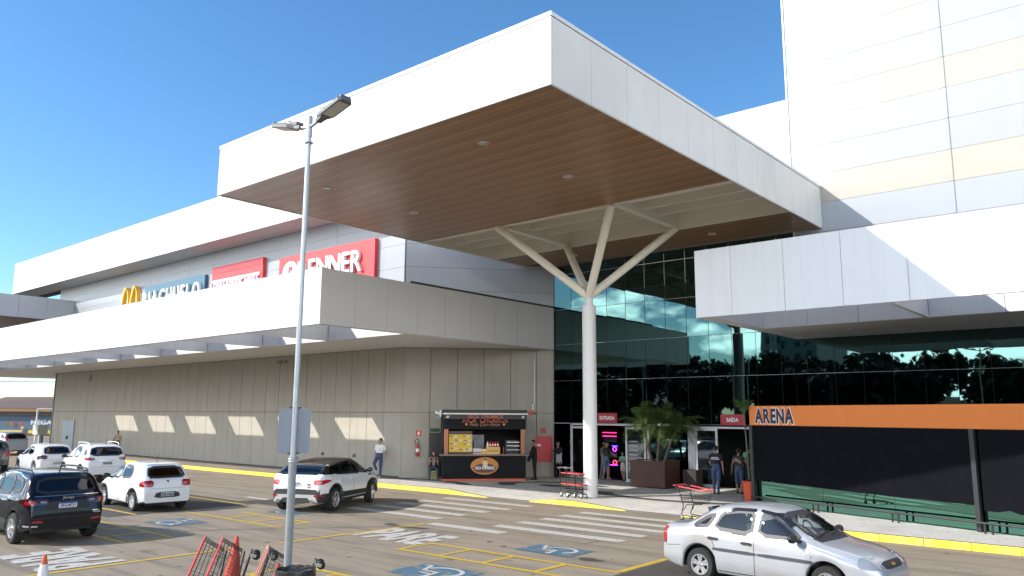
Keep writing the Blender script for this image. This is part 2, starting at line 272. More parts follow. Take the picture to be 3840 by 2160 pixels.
def wheelchair(x0, x1, y0, y1, flip):
    sheet('wheelchair_square', [rect(x0, x1, y0, y1)], .008, bpaint)
    cx, cy = (x0+x1)/2, (y0+y1)/2; k = -1 if flip else 1; sx = (x1-x0)/1.25*k; sy = (y1-y0)/1.1*k
    tr = lambda P: [[(cx+x*sx, cy+y*sy) for x, y in q] for q in P]
    sheet('wheelchair_symbol', tr(strip([(.36*math.cos(a)-.06, .36*math.sin(a)-.08) for a in [R(130+i*15) for i in range(15)]], .085)), .012, wpaint)
    sheet('wheelchair_symbol', tr(strip([(-.1, .38), (-.06, .02), (.24, 0), (.4, -.4), (.52, -.36)], .085)), .016, wpaint)
    sheet('wheelchair_symbol', tr(strip([(-.07, .2), (.2, .19)], .07)+[[(.07*math.cos(a)-.12, .07*math.sin(a)+.46) for a in [R(30*i) for i in range(12)]]]), .020, wpaint)
wheelchair(-11.95, -10.42, 14.25, 15.25, True); wheelchair(-12.18, -10.58, 10.6, 11.75, True); wheelchair(-22.6, -21.2, 10.7, 11.88, False); wheelchair(-22.2, -20.9, 14.35, 15.15, False)
sheet('oil_stain', [[(-9.9+.28*math.cos(a)*(1+.25*math.sin(5*a)), 14.35+.16*math.sin(a)*(1+.3*math.cos(3*a))) for a in [R(18*i) for i in range(20)]]], .008, mat('oil stain', (.07, .06, .05), .5, var=.2))
for y in (15.95, 9.3, 2.6): sheet('slab_joint', [rect(-60, -16.9, y-.012, y+.012)], .006, kerbs); sheet('slab_joint', [rect(-16.3, -8.9, y-.012, y+.012)], .006, kerbs)
for x in (-22.4, -11.2): sheet('slab_joint', [rect(x-.012, x+.012, 15.97, 16.6)], .006, kerbs)
# pavement sheet
b = MB(); xs = [-85+i*.5 for i in range(240)]
def prof(x):
    y = kerb_y(x)+.14; h = kerb_h(x); return [(y, h), (y+.5, h+(.15-h)*.45), (y+1.5, .15), (26.2, .15), (30.9, .15)]
rows = [[(x, y, z) for y, z in prof(x)] for x in xs]
for i in range(len(xs)-1):
    b.mi = 1 if xs[i] < -28.4 else 0
    for j in range(4): b.add([rows[i][j], rows[i+1][j], rows[i+1][j+1], rows[i][j+1]], [(0, 1, 2, 3)])
pavement = struct(b.build('pavement', [stone, sidewalk_c], smooth=30))
def flat(name, pts, z=.156): return MB().add([(x, y, z) for x, y in pts], [tuple(range(len(pts)))]).build(name, stone_dark, pavement)
def band(c, w0, w1, a0, a1, rx, ry, z):
    cx, cy = c; n = 24; A = [R(a0+(a1-a0)*i/n) for i in range(n+1)]; bb = MB()
    for i in range(n): bb.add([(cx+rx*k*math.cos(a), cy+ry*k*math.sin(a), z) for k, a in ((w0, A[i]), (w1, A[i]), (w1, A[i+1]), (w0, A[i+1]))], [(0, 1, 2, 3)])
    bb.build('paving_pattern', stone_dark, pavement)
band((-20.2, 26.6), 0.001, .34, 0, 360, 2.2, 1.25, .156); band((-20.2, 26.6), .72, 1.05, 40, 230, 2.6, 1.6, .156); band((-14.2, 26.2), .8, 1.1, 190, 360, 3.4, 1.6, .156); band((-25.6, 23.9), .85, 1.15, 20, 170, 2.6, 1.2, .160)
kerb = struct(thing('kerb', 'yellow painted kerb along the mall pavement', 'kerb', (-20, 22.25, 0)));  del kerb['category']
x = -84.0
while x < 30:
    x1 = x+1.0; b = MB()
    for xa, xb in ((x+.006, x1-.006),):
        v = []
        for q in (xa, xb):
            y = kerb_y(q); h = kerb_h(q)+.004; v += [(q, y, -.02), (q, y+.035, h), (q, y+.16, h+.003), (q, y+.16, -.02)]
        yel = max(kerb_h(x), kerb_h(x1)) > .035; b.mi = 1 if yel else 0; b.add(v, [(0, 4, 5, 1)]); b.mi = 0; b.add(v, [(1, 5, 6, 2), (0, 1, 2, 3), (7, 6, 5, 4)])
    b.build('kerb_stone', [kerbs, kerbm], kerb); x = x1

# ================================================================== BUILDINGS
def panels_x(name, edges, y, z0, z1, m, parent, t=.05, g=.008):      # facing -Y
    return boxes(name, [(a+g, c-g, y, y+t, z0+g, z1-g) for a, c in zip(edges[:-1], edges[1:])], m, parent)
def panels_y(name, edges, x, z0, z1, m, parent, t=.05, g=.008):      # facing +X
    return boxes(name, [(x-t, x, a+g, c-g, z0+g, z1-g) for a, c in zip(edges[:-1], edges[1:])], m, parent)
def rng(a, b, s):
    o = [a]
    while o[-1]+s*1.4 < b: o.append(o[-1]+s)
    return o+[b]
OA = Vector((-27.9, 25.0, 0)); OD = Vector((-23.04, 30.4, 0))-OA; OL = OD.length; OANG = math.atan2(OD.y, OD.x)
OM = Matrix.Translation(OA) @ Matrix.Rotation(OANG, 4, 'Z')          # oblique wall frame: x along, -y out

mall = thing('mall_building', 'long pale shopping mall block with ribbed concrete base, grey sign wall and white roof overhang', 'building', (-48, 30, 0))
ed = [-27.9-1.272*i for i in range(34)]; ed = sorted(ed)
panels_x('wall_panel', ed, 25.0, .15, 3.14, wallp, mall, .12, .013); panels_x('wall_panel', ed, 25.0, 3.14, 6.2, wallp, mall, .12, .013)
MB().box(-70.2, -28.1, 25.125, 45, 0, 13.2).build('wall_core', joint, mall)
MB().box(-69.9, -28, 24.97, 25.0, .15, .2).build('plinth', joint, mall)
boxes('end_wall_panel', [(-70.25, -70.2, 25.02+1.27*i, 26.27+1.27*i, .15, 6.2) for i in range(8)], wallp, mall)
def obl_boxes(name, items, m, parent):
    for x0, x1, y0, y1, z0, z1 in items:
        mb = MB().box(x0, x1, y0, y1, z0, z1, OM); mb.build(name, m, parent)
oe = [0, 1.308, 2.58, 3.86, 5.147, 6.41, OL]
obl_boxes('wall_panel', [(a+.012, c-.012, 0, .12, z0+.009, z1-.009) for a, c in zip(oe[:-1], oe[1:]) for z0, z1 in ((.15, 3.14), (3.14, 6.2))], wallp, mall)
MB().prism([(-28.2, 25.13), (-27.8, 25.3), (-23.06, 30.62), (-23.06, 45), (-28.2, 45)], 0, 13.2).build('corner_core', joint, mall)
zr = [8.0, 8.98, 10.11, 11.25, 12.39, 13.2]; xe = [-70.9, -65.5, -60.05, -54.6, -49.2, -43.87, -38.72, -33.41, -28.0]
for a, c in zip(zr[:-1], zr[1:]):
    panels_x('cladding_panel', xe, 25.0, a, c, greyclad, mall, .1, .006)
    obl_boxes('cladding_panel', [(0.006, OL-.006, 0, .1, a+.006, c-.006)], greyclad, mall)
MB().box(-76.6, -25.8, 23.26, 26, 13.24, 15.75).build('roof_core', joint, mall); MB().box(-76.6, -25.8, 23.25, 25.0, 13.2, 13.235).build('roof_soffit', soffitw, mall)
panels_x('roof_fascia_panel', rng(-76.65, -25.8, 5.4), 23.2, 13.2, 15.72, acm, mall, .05, .003); boxes('roof_fascia_panel', [(-76.7, -76.65, 23.2, 26, 13.2, 15.75), (-25.8, -25.75, 23.2, 26, 13.2, 15.75)], acm, mall)
MB().box(-76.7, -25.75, 23.17, 26, 15.74, 15.84).build('roof_cap', acm, mall)
# small wall fittings that belong to the building
dm = mat('pale grey steel door', (.27, .31, .35), .5, var=.05)
d = MB().box(-67.55, -66.5, 24.93, 24.99, .15, 2.45).build('service_door', dm, mall); MB().box(-66.62, -66.56, 24.87, 24.93, 1.0, 1.25).build('handle', blacks, d)
d = MB().box(-66.48, -65.4, 24.93, 24.99, .15, 2.45).build('service_door', dm, mall); MB().box(-66.42, -66.36, 24.87, 24.93, 1.0, 1.25).build('handle', blacks, d)
boxes('wall_vent', [(-63.45, -63.1, 24.95, 24.998, 5.42, 5.9), (-38.3, -37.95, 24.95, 24.998, 5.8, 5.98), (-37.8, -37.45, 24.95, 24.998, 5.8, 5.98)], mat('grey vent', (.2, .2, .19), .6), mall)

back = thing('rear_block', 'tall white plain block behind the tower edge and canopy', 'building', (-17, 36, 0)); panels_x('cladding_panel', rng(-24, -11.06, 3.2), 34.0, 8, 17.3, acm, back, .08, .003)
MB().box(-24, -11.06, 34.08, 44, 0, 17.28).build('wall_core', joint, back); MB().box(-24, -11.06, 33.96, 44, 17.3, 17.38).build('roof_cap', acm, back)

tower = thing('tower_block', 'tall sheet-clad tower striped in pale blue, cream and grey bands', 'building', (0, 38, 0))
MB().box(-11.0, 26, 30.51, 46, 0, 28).build('wall_core', joint, tower)
tx = [-11.04, -5.34, .36, 6.06, 11.76, 17.46, 23.16]; tc_ = [t_blue, t_cream, t_grey]
k = 0; z = 8.98
rowsz = []
while z < 27: rowsz.append((z, z+1.165, tc_[(k+2) % 3])); z += 1.165; k += 1
for z0, z1, mm in rowsz:
    panels_x('band_panel', tx, 30.4, z0, z1, mm, tower, .1, .005)
    boxes('joint_strip', [(xx-.05, xx+.05, 30.37, 30.399, z0+.01, z1-.01) for xx in tx[1:]], mm, tower)
    boxes('side_panel', [(-11.04, -11.0, 30.51, 40, z0+.003, z1-.003)], mm, tower)
MB().box(-11.06, -11.0, 30.36, 30.5, 8.98, 27).build('corner_trim', acm, tower)

# ---- entrance canopy
can = thing('entrance_canopy', 'big white box canopy with timber soffit projecting over the entrance', 'canopy', (-17, 21.7, 10.3))
X0, X1, Y0, Y1, Z0, Z1 = -24.05, -9.91, 13.0, 30.38, 10.3, 11.9
panels_x('fascia_panel', rng(X0, X1, 1.57), Y0, Z0, Z1, acm, can, .04, .0025)
panels_y('fascia_panel', [13.04, 14.58, 16.18, 17.78, 19.43, 21.06, 22.64, 24.28, 25.79, 27.36, 28.9, Y1], X1, Z0, Z1, acm_grimy, can, .04, .006)
boxes('fascia_panel', [(X0, X0+.04, a+.004, c-.004, Z0, Z1) for a, c in zip(rng(13.04, 29.3, 1.62)[:-1], rng(13.04, 29.3, 1.62)[1:])], acm, can)
MB().box(X0-.02, X1+.02, Y0-.02, Y1, 11.915, 12.01).build('roof_cap', acm, can); MB().box(X0+.05, X1-.05, Y0+.05, Y1-.02, 11.42, 11.912).build('roof_deck', creamp, can)
for q in ((X0+.045, X1-.045, Y0+.042, Y0+.06), (X0+.045, X1-.045, Y1-.08, Y1-.04)): MB().box(*q, Z0+.05, 11.4).build('edge_beam', joint, can)
boxes('soffit_trim', [(X0+.002, X1-.002, Y0-.001, Y0+.05, Z0-.022, Z0-.002), (X1-.05, X1-.001, Y0+.052, Y1, Z0-.022, Z0-.002), (X0+.001, X0+.05, Y0+.052, 29.3, Z0-.022, Z0-.002)], whitep, can)
OY0, OY1 = 22.3, 27.15
for ya, yb in ((Y0+.06, OY0), (OY1, Y1-.02)):
    n = round((yb-ya)/.212); st = (yb-ya)/n
    for i in range(n):
        for xa, xb in ((X0+.06, -17.0), (-16.985, X1-.06)):
            if yb > 28 and xa < -22 and ya+i*st > 29.2: xa = -22.9
            y = ya+i*st; boxes('soffit_plank', [(xa, xb, y+.006, y+st-.006, Z0, Z0+.018)], woodm[(i*7+(xa > -20)) % 3], can)
    MB().box(X0+.06, X1-.06, ya, yb, Z0+.03, Z0+.06).build('soffit_backing', joint, can)
MB().box(X0+.06, X1-.06, OY0, OY0+.14, Z0-.02, 11.4).build('beam', creamp, can); MB().box(X0+.06, X1-.06, OY1-.14, OY1, Z0-.02, 11.4).build('beam', creamp, can)
for y in (23.2, 24.3, 25.4): MB().box(X0+.1, X1-.1, y, y+.12, Z0+.22, 11.4).build('beam', creamp, can)
for xx in (-19.72, -14.42): MB().box(xx-.13, xx+.13, OY0+.14, OY1-.14, Z0+.02, 11.4).build('cross_beam', creamp, can)
MB().box(X0+.045, X0+.1, OY0+.14, OY1-.14, Z0, 11.4).build('side_beam', creamp, can); MB().box(X1-.1, X1-.045, OY0+.14, OY1-.14, Z0, 11.4).build('side_beam', creamp, can)
lensm = mat('downlight lens', (.6, .58, .52), .2, .5, var=.05)
for x, y in ((-13.65, 14.9), (-13.65, 18.75), (-20.52, 14.87), (-20.6, 18.77), (-13.69, 28.62), (-20.5, 28.6)):
    dl = MB().lathe([(.155, 0), (.155, .02), (.125, .025), (.125, .05)], 24, Matrix.Translation((x, y, Z0-.022)), cap=False).build('downlight', whitep, can, smooth=40)
    MB().lathe([(.001, .012), (.06, .004), (.122, .018)], 20, Matrix.Translation((x, y, Z0-.016)), cap=False).build('lens', lensm, dl)

colm = thing('tree_column', 'white round column branching into four struts under the canopy', 'column', (-16.5, 23.95, .15))
MB().lathe([(.255, .0), (.255, 6.93), (.235, 6.95), (.16, 6.95)], 40, Matrix.Translation((-16.5, 23.95, .15))).build('shaft', whitep, colm, smooth=40)
MB().lathe([(.15, 7.08), (.15, 7.5), (.05, 7.6)], 32, Matrix.Translation((-16.5, 23.95, 0))).build('neck', whitep, colm, smooth=40)
for x, y in ((-19.72, 22.37), (-19.72, 26.95), (-14.42, 22.37), (-14.42, 26.95)):
    MB().tube((-16.5, 23.95, 7.42), (x, y, Z0+.02), .15, .15, 28).build('branch', creamp, colm, smooth=40)

# ---- low side canopy with open bays
sc_ = thing('side_canopy', 'long low white canopy with open skylight bays over the left pavement', 'canopy', (-50, 20, 6.2))
panels_x('fascia_panel', rng(-80.5, -23.0, 1.65), 16.6, 6.2, 8.24, acm, sc_, .05, .0025); MB().box(-80.5, -23.06, 16.655, 16.9, 6.22, 8.2).build('edge_beam', acm, sc_)
panels_y('fascia_panel', [16.65, 18.15, 19.72, 21.3, 22.87, 24.44, 26.0, 27.57, 29.13, 30.36], -23.0, 6.2, 8.24, acm_shaded, sc_, .05, .006)
MB().box(-23.3, -23.055, 16.9, 30.3, 6.2, 8.2).build('edge_beam', acm, sc_); MB().box(-80.45, -80.2, 16.9, 28.4, 6.2, 8.2).build('edge_beam', acm, sc_)
MB().box(-23.2, -23.02, 20.9, 30.36, 8.24, 8.33).build('flashing', joint, sc_); MB().box(-80.5, -23.0, 16.58, 16.9, 8.24, 8.255).build('flashing', acm, sc_)
xb = -28.2; beams = []
while xb > -80: beams.append(xb); xb -= 5.12
boxes('beam', [(q-.06, q+.06, 16.9, 20.78, 6.2, 8.2) for q in beams], acm, sc_)
bx_ = [-80.2]+sorted(beams)+[-23.3]
boxes('bay_panel', [(a+(.07 if i else 0), c-(.07 if i < len(bx_)-2 else 0), 20.8, 20.9, 6.2, 8.2) for i, (a, c) in enumerate(zip(bx_[:-1], bx_[1:]))], acm, sc_)
MB().prism([(-80.2, 20.9), (-23.31, 20.9), (-23.31, 29.9), (-27.95, 24.99), (-70.3, 24.99), (-70.3, 28.4), (-80.2, 28.4)], 6.2, 6.3).build('soffit', soffitw, sc_)
MB().prism([(-80.2, 20.9), (-23.31, 20.9), (-23.31, 29.9), (-27.95, 24.95), (-70.3, 24.95), (-70.3, 28.4), (-80.2, 28.4)], 7.9, 8.1).build('roof_deck', joint, sc_)
for x in (-28.5, -33.6, -24.8): MB().lathe([(.09, 0), (.09, .03)], 16, Matrix.Translation((x, 23.2 if x < -25 else 25.4, 6.165))).build('downlight', whitep, sc_)

# ---- corner canopy on the right
cc = thing('corner_canopy', 'plain white box canopy wrapping the tower corner above the orange shop', 'canopy', (0, 26, 6))
panels_x('fascia_panel', [-11.1, -9.92, -8.31, -6.70, -5.04, -3.4, -1.76, -.12, 1.5, 3.1, 4.7, 6.3, 7.9, 9.5, 11.1], 21.9, 6.02, 8.13, acm, cc, .05, .006)
MB().box(-11.05, 11.1, 21.955, 22.2, 6.05, 8.1).build('edge_beam', acm, cc)
boxes('fascia_panel', [(-11.1, -11.05, a+.006, c-.006, 6.02, 8.13) for a, c in zip(rng(21.95, 30.36, 1.65)[:-1], rng(21.95, 30.36, 1.65)[1:])], acm, cc)
MB().box(-11.045, -10.62, 22.2, 30.36, 6.02, 8.1).build('edge_beam', acm, cc); boxes('beam', [(q-.07, q+.07, 22.2, 25.88, 6.02, 8.1) for q in (-5.55, -.5, 4.6, 9.7)], acm, cc)
be = [-10.62, -9.1, -7.5, -5.62]; panels_x('bay_panel', be, 25.9, 6.02, 8.1, acm, cc, .06, .006); panels_x('bay_panel', [-5.48, -3.5, -2, -.57], 25.9, 6.02, 8.1, acm, cc, .06, .006); panels_x('bay_panel', [-.43, 1.5, 3, 4.53], 25.9, 6.02, 8.1, acm, cc, .06, .006)
MB().box(-10.6, 11.1, 25.97, 30.36, 6.02, 6.12).build('soffit', soffitw, cc); MB().box(-10.6, 11.1, 25.97, 30.36, 7.95, 8.09).build('roof_deck', joint, cc)
MB().lathe([(.1, 0), (.1, .03)], 16, Matrix.Translation((-8.3, 27.6, 5.985))).build('downlight', whitep, cc)

# ---- far canopy of the second entrance
fc = thing('far_canopy', 'grey flat canopy of a second entrance beyond the side canopy', 'canopy', (-75, 19, 10.3))
boxes('fascia_panel', [(-67.75, -67.7, 13+2.0*i+.01, 15+2.0*i-.01, 10.3, 12) for i in range(6)], farclad, fc); panels_x('fascia_panel', rng(-82, -67.75, 2), 12.95, 10.3, 12, acm, fc)
MB().box(-82, -67.76, 13.02, 25.2, 10.33, 10.4).build('soffit', woodm[0], fc); MB().box(-82, -67.76, 13.02, 25.2, 11.9, 12.0).build('roof_deck', joint, fc)
MB().tube((-76, 19, .0), (-76, 19, 10.3), .25, n=20).build('post', whitep, fc, smooth=40)

# ---- glass front
gf = thing('glass_facade', 'tall mirrored teal glass front with fine bead grid behind the column', 'glass facade', (-16, 30.4, .15))
random.seed(3)
def pane(x0, x1, z0, z1, m=facade, y=30.42, tilt=.0028):
    cx, cz = (x0+x1)/2, (z0+z1)/2; key = ('pane', round(x1-x0, 3), round(z1-z0, 3), m.name)
    if key not in _cache:
        b = MB().box(-(x1-x0)/2, (x1-x0)/2, 0, .02, -(z1-z0)/2, (z1-z0)/2); me = bpy.data.meshes.new('pane'); me.from_pydata(b.v, [], b.f); me.materials.append(m); _cache[key] = me
    Mx = Matrix.Translation((cx, y, cz)) @ Matrix.Rotation(random.uniform(-tilt, tilt), 4, 'Z') @ Matrix.Rotation(random.uniform(-tilt, tilt), 4, 'X')
    link('pane', _cache[key], gf, None, wmat(gf).inverted() @ Mx)
gx = [-23.02+1.0195*i for i in range(31)]; gz = [2.7, 4.68, 6.41, 8.12, 9.84, 10.29]
for a, c in zip(gx[:-1], gx[1:]):
    for z0, z1 in zip(gz[:-1], gz[1:]):
        if a > -11 and z0 > 6: continue
        pane(a+.008, c-.008, z0+.008, z1-.008)
boxes('vertical_bead', [(x-.004, x+.004, 30.405, 30.419, 2.7, 10.29 if x < -11 else 6.4) for x in gx], darkgap, gf)
boxes('horizontal_bead', [(-23.02, -11.05 if z > 6.42 else 8, 30.39, 30.404, z-.007, z+.007) for z in gz[:-1]], thin_al, gf)
pane(-23.0, -22.05, .17, 2.66, tilt=0); pane(-17.86, -16.9, .17, 2.66); pane(-16.88, -15.92, .17, 2.66); pane(-12.9, -11.3, .17, 2.66)
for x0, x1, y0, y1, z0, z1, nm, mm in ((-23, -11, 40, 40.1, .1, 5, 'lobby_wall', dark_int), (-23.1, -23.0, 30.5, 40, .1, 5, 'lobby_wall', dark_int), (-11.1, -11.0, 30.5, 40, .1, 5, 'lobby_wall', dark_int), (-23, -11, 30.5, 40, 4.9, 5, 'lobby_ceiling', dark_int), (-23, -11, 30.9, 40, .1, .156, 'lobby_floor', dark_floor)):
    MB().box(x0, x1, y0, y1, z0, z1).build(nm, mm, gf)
boxes('door_frame', [(-22.03, -21.95, 30.33, 30.4, .15, 2.62), (-21.95, -15.6, 30.33, 30.4, 2.6, 2.68), (-17.9, -17.8, 30.33, 30.4, .15, 2.6), (-15.92, -15.6, 30.3, 30.4, .15, 2.6), (-15.6, -12.95, 30.33, 30.4, 2.54, 2.62), (-13.0, -12.93, 30.33, 30.4, .15, 2.54), (-23.02, -22.04, 30.36, 30.4, 2.66, 2.69)], alum, gf)
frost = glassmat('pale door glass', (.75, .8, .82), .12, .75)
def leaf(x0, x1, top=2.55, txt='LBX', poster=None):
    fr = MB(); y0, y1 = 30.24, 30.29
    for q in ((x0, x0+.09, .17, top), (x1-.09, x1, .17, top), (x0+.09, x1-.09, .17, .29), (x0+.09, x1-.09, top-.1, top)): fr.box(q[0], q[1], y0, y1, q[2], q[3])
    f = fr.build('door_leaf', alum, gf); MB().box(x0+.091, x1-.091, 30.26, 30.27, .291, top-.101).build('glass', frost, f)
    MB().box(x0+.12, x1-.12, 30.3, 30.31, .5, 2.2).build('poster', poster or mat('pale blue door sheet', (.24, .3, .34), .5, var=.25, scale=2), f)
    if txt: text('lettering', txt, .34, .12, navy, f, face_front(x0+.34, 30.255, top-.42), .003)
leaf(-21.93, -20.85, txt=None, poster=mat('dark poster', (.05, .04, .06), .5, var=.2)); leaf(-18.95, -17.92); leaf(-15.55, -14.55)
boxes('shelf_slat', [(-18.75, -18.3, 30.215, 30.235, .75+.19*i, .81+.19*i) for i in range(7)], mat('grey slat', (.4, .4, .4), .5), gf)
# arcade lights in the lobby
pink = mat('pink led tube', (1, .03, .25), emit=3.5, var=0); violet = mat('violet led ring', (.75, .05, 1), emit=3, var=0); blue_l = mat('blue led tube', (.06, .1, 1), emit=4, var=0); red_l = mat('red led ring', (1, .06, .12), emit=3, var=0)
arc = thing('arcade_machine', 'dark arcade machine with pink light tubes and glowing rings inside the entrance', 'arcade machine', (-20.3, 33.2, .156))
MB().box(-20.85, -19.75, 33.2, 34, .16, 2.6).build('cabinet', mat('dark cabinet', (.012, .012, .016), .25), arc)
boxes('light_tube', [(-20.8, -20.0, 33.15, 33.19, 2.2, 2.225), (-20.8, -20.0, 33.15, 33.19, 2.02, 2.05)], pink, arc); boxes('light_tube', [(-20.25, -19.95, 33.15, 33.19, 1.56, 1.59)], blue_l, arc); boxes('light_tube', [(-20.5, -19.95, 33.15, 33.19, .64, .67)], violet, arc)
for z, mm in ((1.42, violet), (.78, red_l)):
    bb = MB(); n = 20
    for i in range(n): bb.tube((-20.1+.1*math.cos(2*PI*i/n), 33.16, z+.1*math.sin(2*PI*i/n)), (-20.1+.1*math.cos(2*PI*(i+1)/n), 33.16, z+.1*math.sin(2*PI*(i+1)/n)), .016, n=6)
    bb.build('light_ring', mm, arc)
MB().box(-20.7, -20.0, 33.17, 33.19, 1.75, 1.95).build('screen', mat('grey screen', (.15, .17, .19), .3), arc); MB().box(-20.7, -20.0, 33.17, 33.19, 1.0, 1.25).build('control_deck', mat('silver panel', (.35, .36, .38), .3, .5), arc)

MB().box(-23.0, -11.06, 30.405, 30.9, 10.3, 11.9).build('light_leak_stop', joint, can)  # hidden box added to stop light leaking in between soffit and glass
arc.location.x -= 1.3
# ---- corner shop with shade curtain
AA = Vector((-11.2, 25.9, .15)); AM = Matrix.Translation(AA) @ Matrix.Rotation(math.atan2(-2.3, 7.1), 4, 'Z'); AL = 12.5
ar = thing('corner_shop', 'low corner shop with bright orange fascia and black roll-down shade curtain', 'shop', M=AM)
def lb(name, q, m, parent=ar): return MB().box(*q).build(name, m, parent, world=False)
lb('fascia_panel', (-.02, 3.72, -.06, .04, 2.6, 3.24), orange); lb('fascia_panel', (3.726, AL, -.06, .04, 2.6, 3.24), orange)
lb('roof', (.03, AL, .05, 4.3, 3.1, 3.2), blacks); lb('side_wall', (.0, .05, .05, 4.3, 0, 3.1), blacks); lb('inner_wall', (.06, AL, .35, .4, 0, 3.1), dark_int)
letters('letter', 'ARENA', 1.62, .54, whitelet, ar, AM @ face_front(.2, -.062, 2.64), .006, .075, .03); letters('letter', 'ARENA', 1.58, .5, navy, ar, AM @ face_front(.22, -.07, 2.66), .006, .042, .055)
def cloth(name, x0, x1, z0, z1, y, seed, hem=0):
    rnd = random.Random(seed); b = MB(); nx = int((x1-x0)/.06); nz_ = 26; V = []; fo = [(rnd.uniform(x0, x1), rnd.uniform(.25, .7), rnd.uniform(-.5, .5), rnd.uniform(.006, .022)) for _ in range(16)]
    for j in range(nz_+1):
        for i in range(nx+1):
            x = x0+(x1-x0)*i/nx; t = j/nz_; zl = z0+.06-.016*x; z = zl+(z1-zl)*t; d = 0
            for fx, fwd, sl_, am in fo: d += am*math.exp(-((x-fx-sl_*(1-t)*1.2)/fwd)**2*9)*(.35+.65*(1-t))*math.sin((x-fx)*9)
            zz = z+(hem*math.sin((x-x0)*1.1)*.008+(.07 if i < 14 else 0)*max(0, 1-abs(i-10)/4))*(1-t)
            V.append((x, y-d-.012*math.sin(x*5.1)*(1-t), zz))
    for j in range(nz_):
        for i in range(nx): a = j*(nx+1)+i; b.f.append((a, a+1, a+nx+2, a+nx+1)); b.m.append(0)
    b.v = V; return b.build(name, curtain, ar, world=False, smooth=60)
cloth('curtain', .1, 7.32, .70, 2.6, -.02, 5, 1); cloth('curtain', 7.5, AL, .60, 2.6, -.02, 9, 1)
for x0, x1 in ((.1, 2.62), (2.63, 4.98), (4.99, 7.32), (7.42, 9.8), (9.81, AL)): lb('glass_pane', (x0, x1, .1, .12, .03, 1.0), green_glass)
for x in (.02, 7.36, AL): lb('post', (x-.06, x+.06, -.09, .04, 0, 2.6), blacks)
MB().tube((.1, -.25, .26), (AL, -.25, .26), .028, n=10).build('guard_rail', blacks, ar, world=False, smooth=40)
for x in (2.5, 2.68, 5.1, 5.28, 7.6, 7.78, 9.9): lb('rail_post', (x-.022, x+.022, -.27, -.23, 0, .26), blacks)
# ================================================================== SIGNS ON THE GREY WALL
def sign_board(label, x0, x1, z0, z1, y, m, group='shop signs on the upper wall', t=.4):
    s = thing('store_sign', label, 'shop sign', ((x0+x1)/2, y, z0), 0, group); MB().box(x0, x1, y, 25.0-.004, z0, z1).build('board', m, s); return s
s = sign_board('bright red store sign with round white emblem and big white letters nearest the canopy', -38.35, -30.0, 8.9, 11.78, 24.78, redsign2)
letters('letter', 'RENNER', 5.45, 1.12, whitelet, s, face_front(-36.3, 24.68, 10.2), .08, .012, .1)
e = MB(); e.lathe([(.72, 0), (.72, .12)], 36, face_front(-37.12, 24.78, 10.73)); e.build('emblem', whitelet, s, smooth=40)
text('emblem_letter', 'r', .5, .72, redsign2, s, face_front(-37.35, 24.65, 10.42), .01, .03, .35)
s = sign_board('two-tone red store sign with white stripe above narrow white letters', -45.75, -40.05, 8.9, 12.09, 24.78, redsign2)
MB().box(-45.75, -40.05, 24.76, 24.778, 11.66, 12.09).build('band', redsign, s); MB().box(-45.7, -40.3, 24.72, 24.778, 11.1, 11.24).build('stripe', whitelet, s)
letters('letter', 'LOJAS AMERICANAS'.replace(' ', ''), 5.3, .5, whitelet, s, face_front(-45.66, 24.72, 10.58), .05, .012, .16)
s = sign_board('petrol blue store sign with white capital letters standing at its lower edge', -54.9, -46.65, 8.9, 11.8, 24.78, bluesign)
letters('letter', 'RIACHUELO', 7.85, 1.1, whitelet, s, face_front(-54.82, 24.68, 10.28), .08, .012, .22)
s = thing('store_sign', 'golden yellow double-arch letter M mounted alone on the grey wall', 'shop sign', (-56.9, 24.75, 9.6), 0, 'shop signs on the upper wall')
b = MB()
for sx in (-1, 1):
    P = []
    for i in range(25):
        a = PI*i/24; P.append((sx*.69-.59*math.cos(a), 9.2+2.85*math.sin(a)**.8))
    for (xa, za), (xb_, zb) in zip(P[:-1], P[1:]):
        wa, wb = .085, .085
        b.add([(-56.95+xa-wa, 24.62, za), (-56.95+xb_-wb, 24.62, zb), (-56.95+xb_+wb, 24.62, zb-.15), (-56.95+xa+wa, 24.62, za-.15), (-56.95+xa-wa, 24.9, za), (-56.95+xb_-wb, 24.9, zb), (-56.95+xb_+wb, 24.9, zb-.15), (-56.95+xa+wa, 24.9, za-.15)], [(0, 1, 2, 3), (7, 6, 5, 4), (0, 4, 5, 1), (2, 6, 7, 3)])
b.build('letter', yellowlet, s)
for body, x0, x1, z0, z1, lab in (('ENTRADA', -20.36, -19.33, 2.72, 3.16, 'small red sign reading ENTRADA over the left doorway'), ('SAÍDA', -14.35, -13.3, 2.68, 3.12, 'small red sign reading SAÍDA over the right doorway')):
    s = thing('door_sign', lab, 'sign', ((x0+x1)/2, 30.2, z0), 0, 'red signs above the doors'); MB().box(x0, x1, 30.16, 30.2, z0, z1).build('board', mat('dull red sign face', (.4, .035, .05), .5, var=.05), s)
    wd = .8 if body == 'ENTRADA' else .52; text('lettering', body, wd, .17 if wd > .6 else .21, whitelet, s, face_front((x0+x1)/2-wd/2, 30.155, (z0+z1)/2-.085), .004, .025)
    MB().box((x0+x1)/2-.2, (x0+x1)/2+.2, 30.2, 30.38, z0+.03, z0+.07).build('bracket', blacks, s)

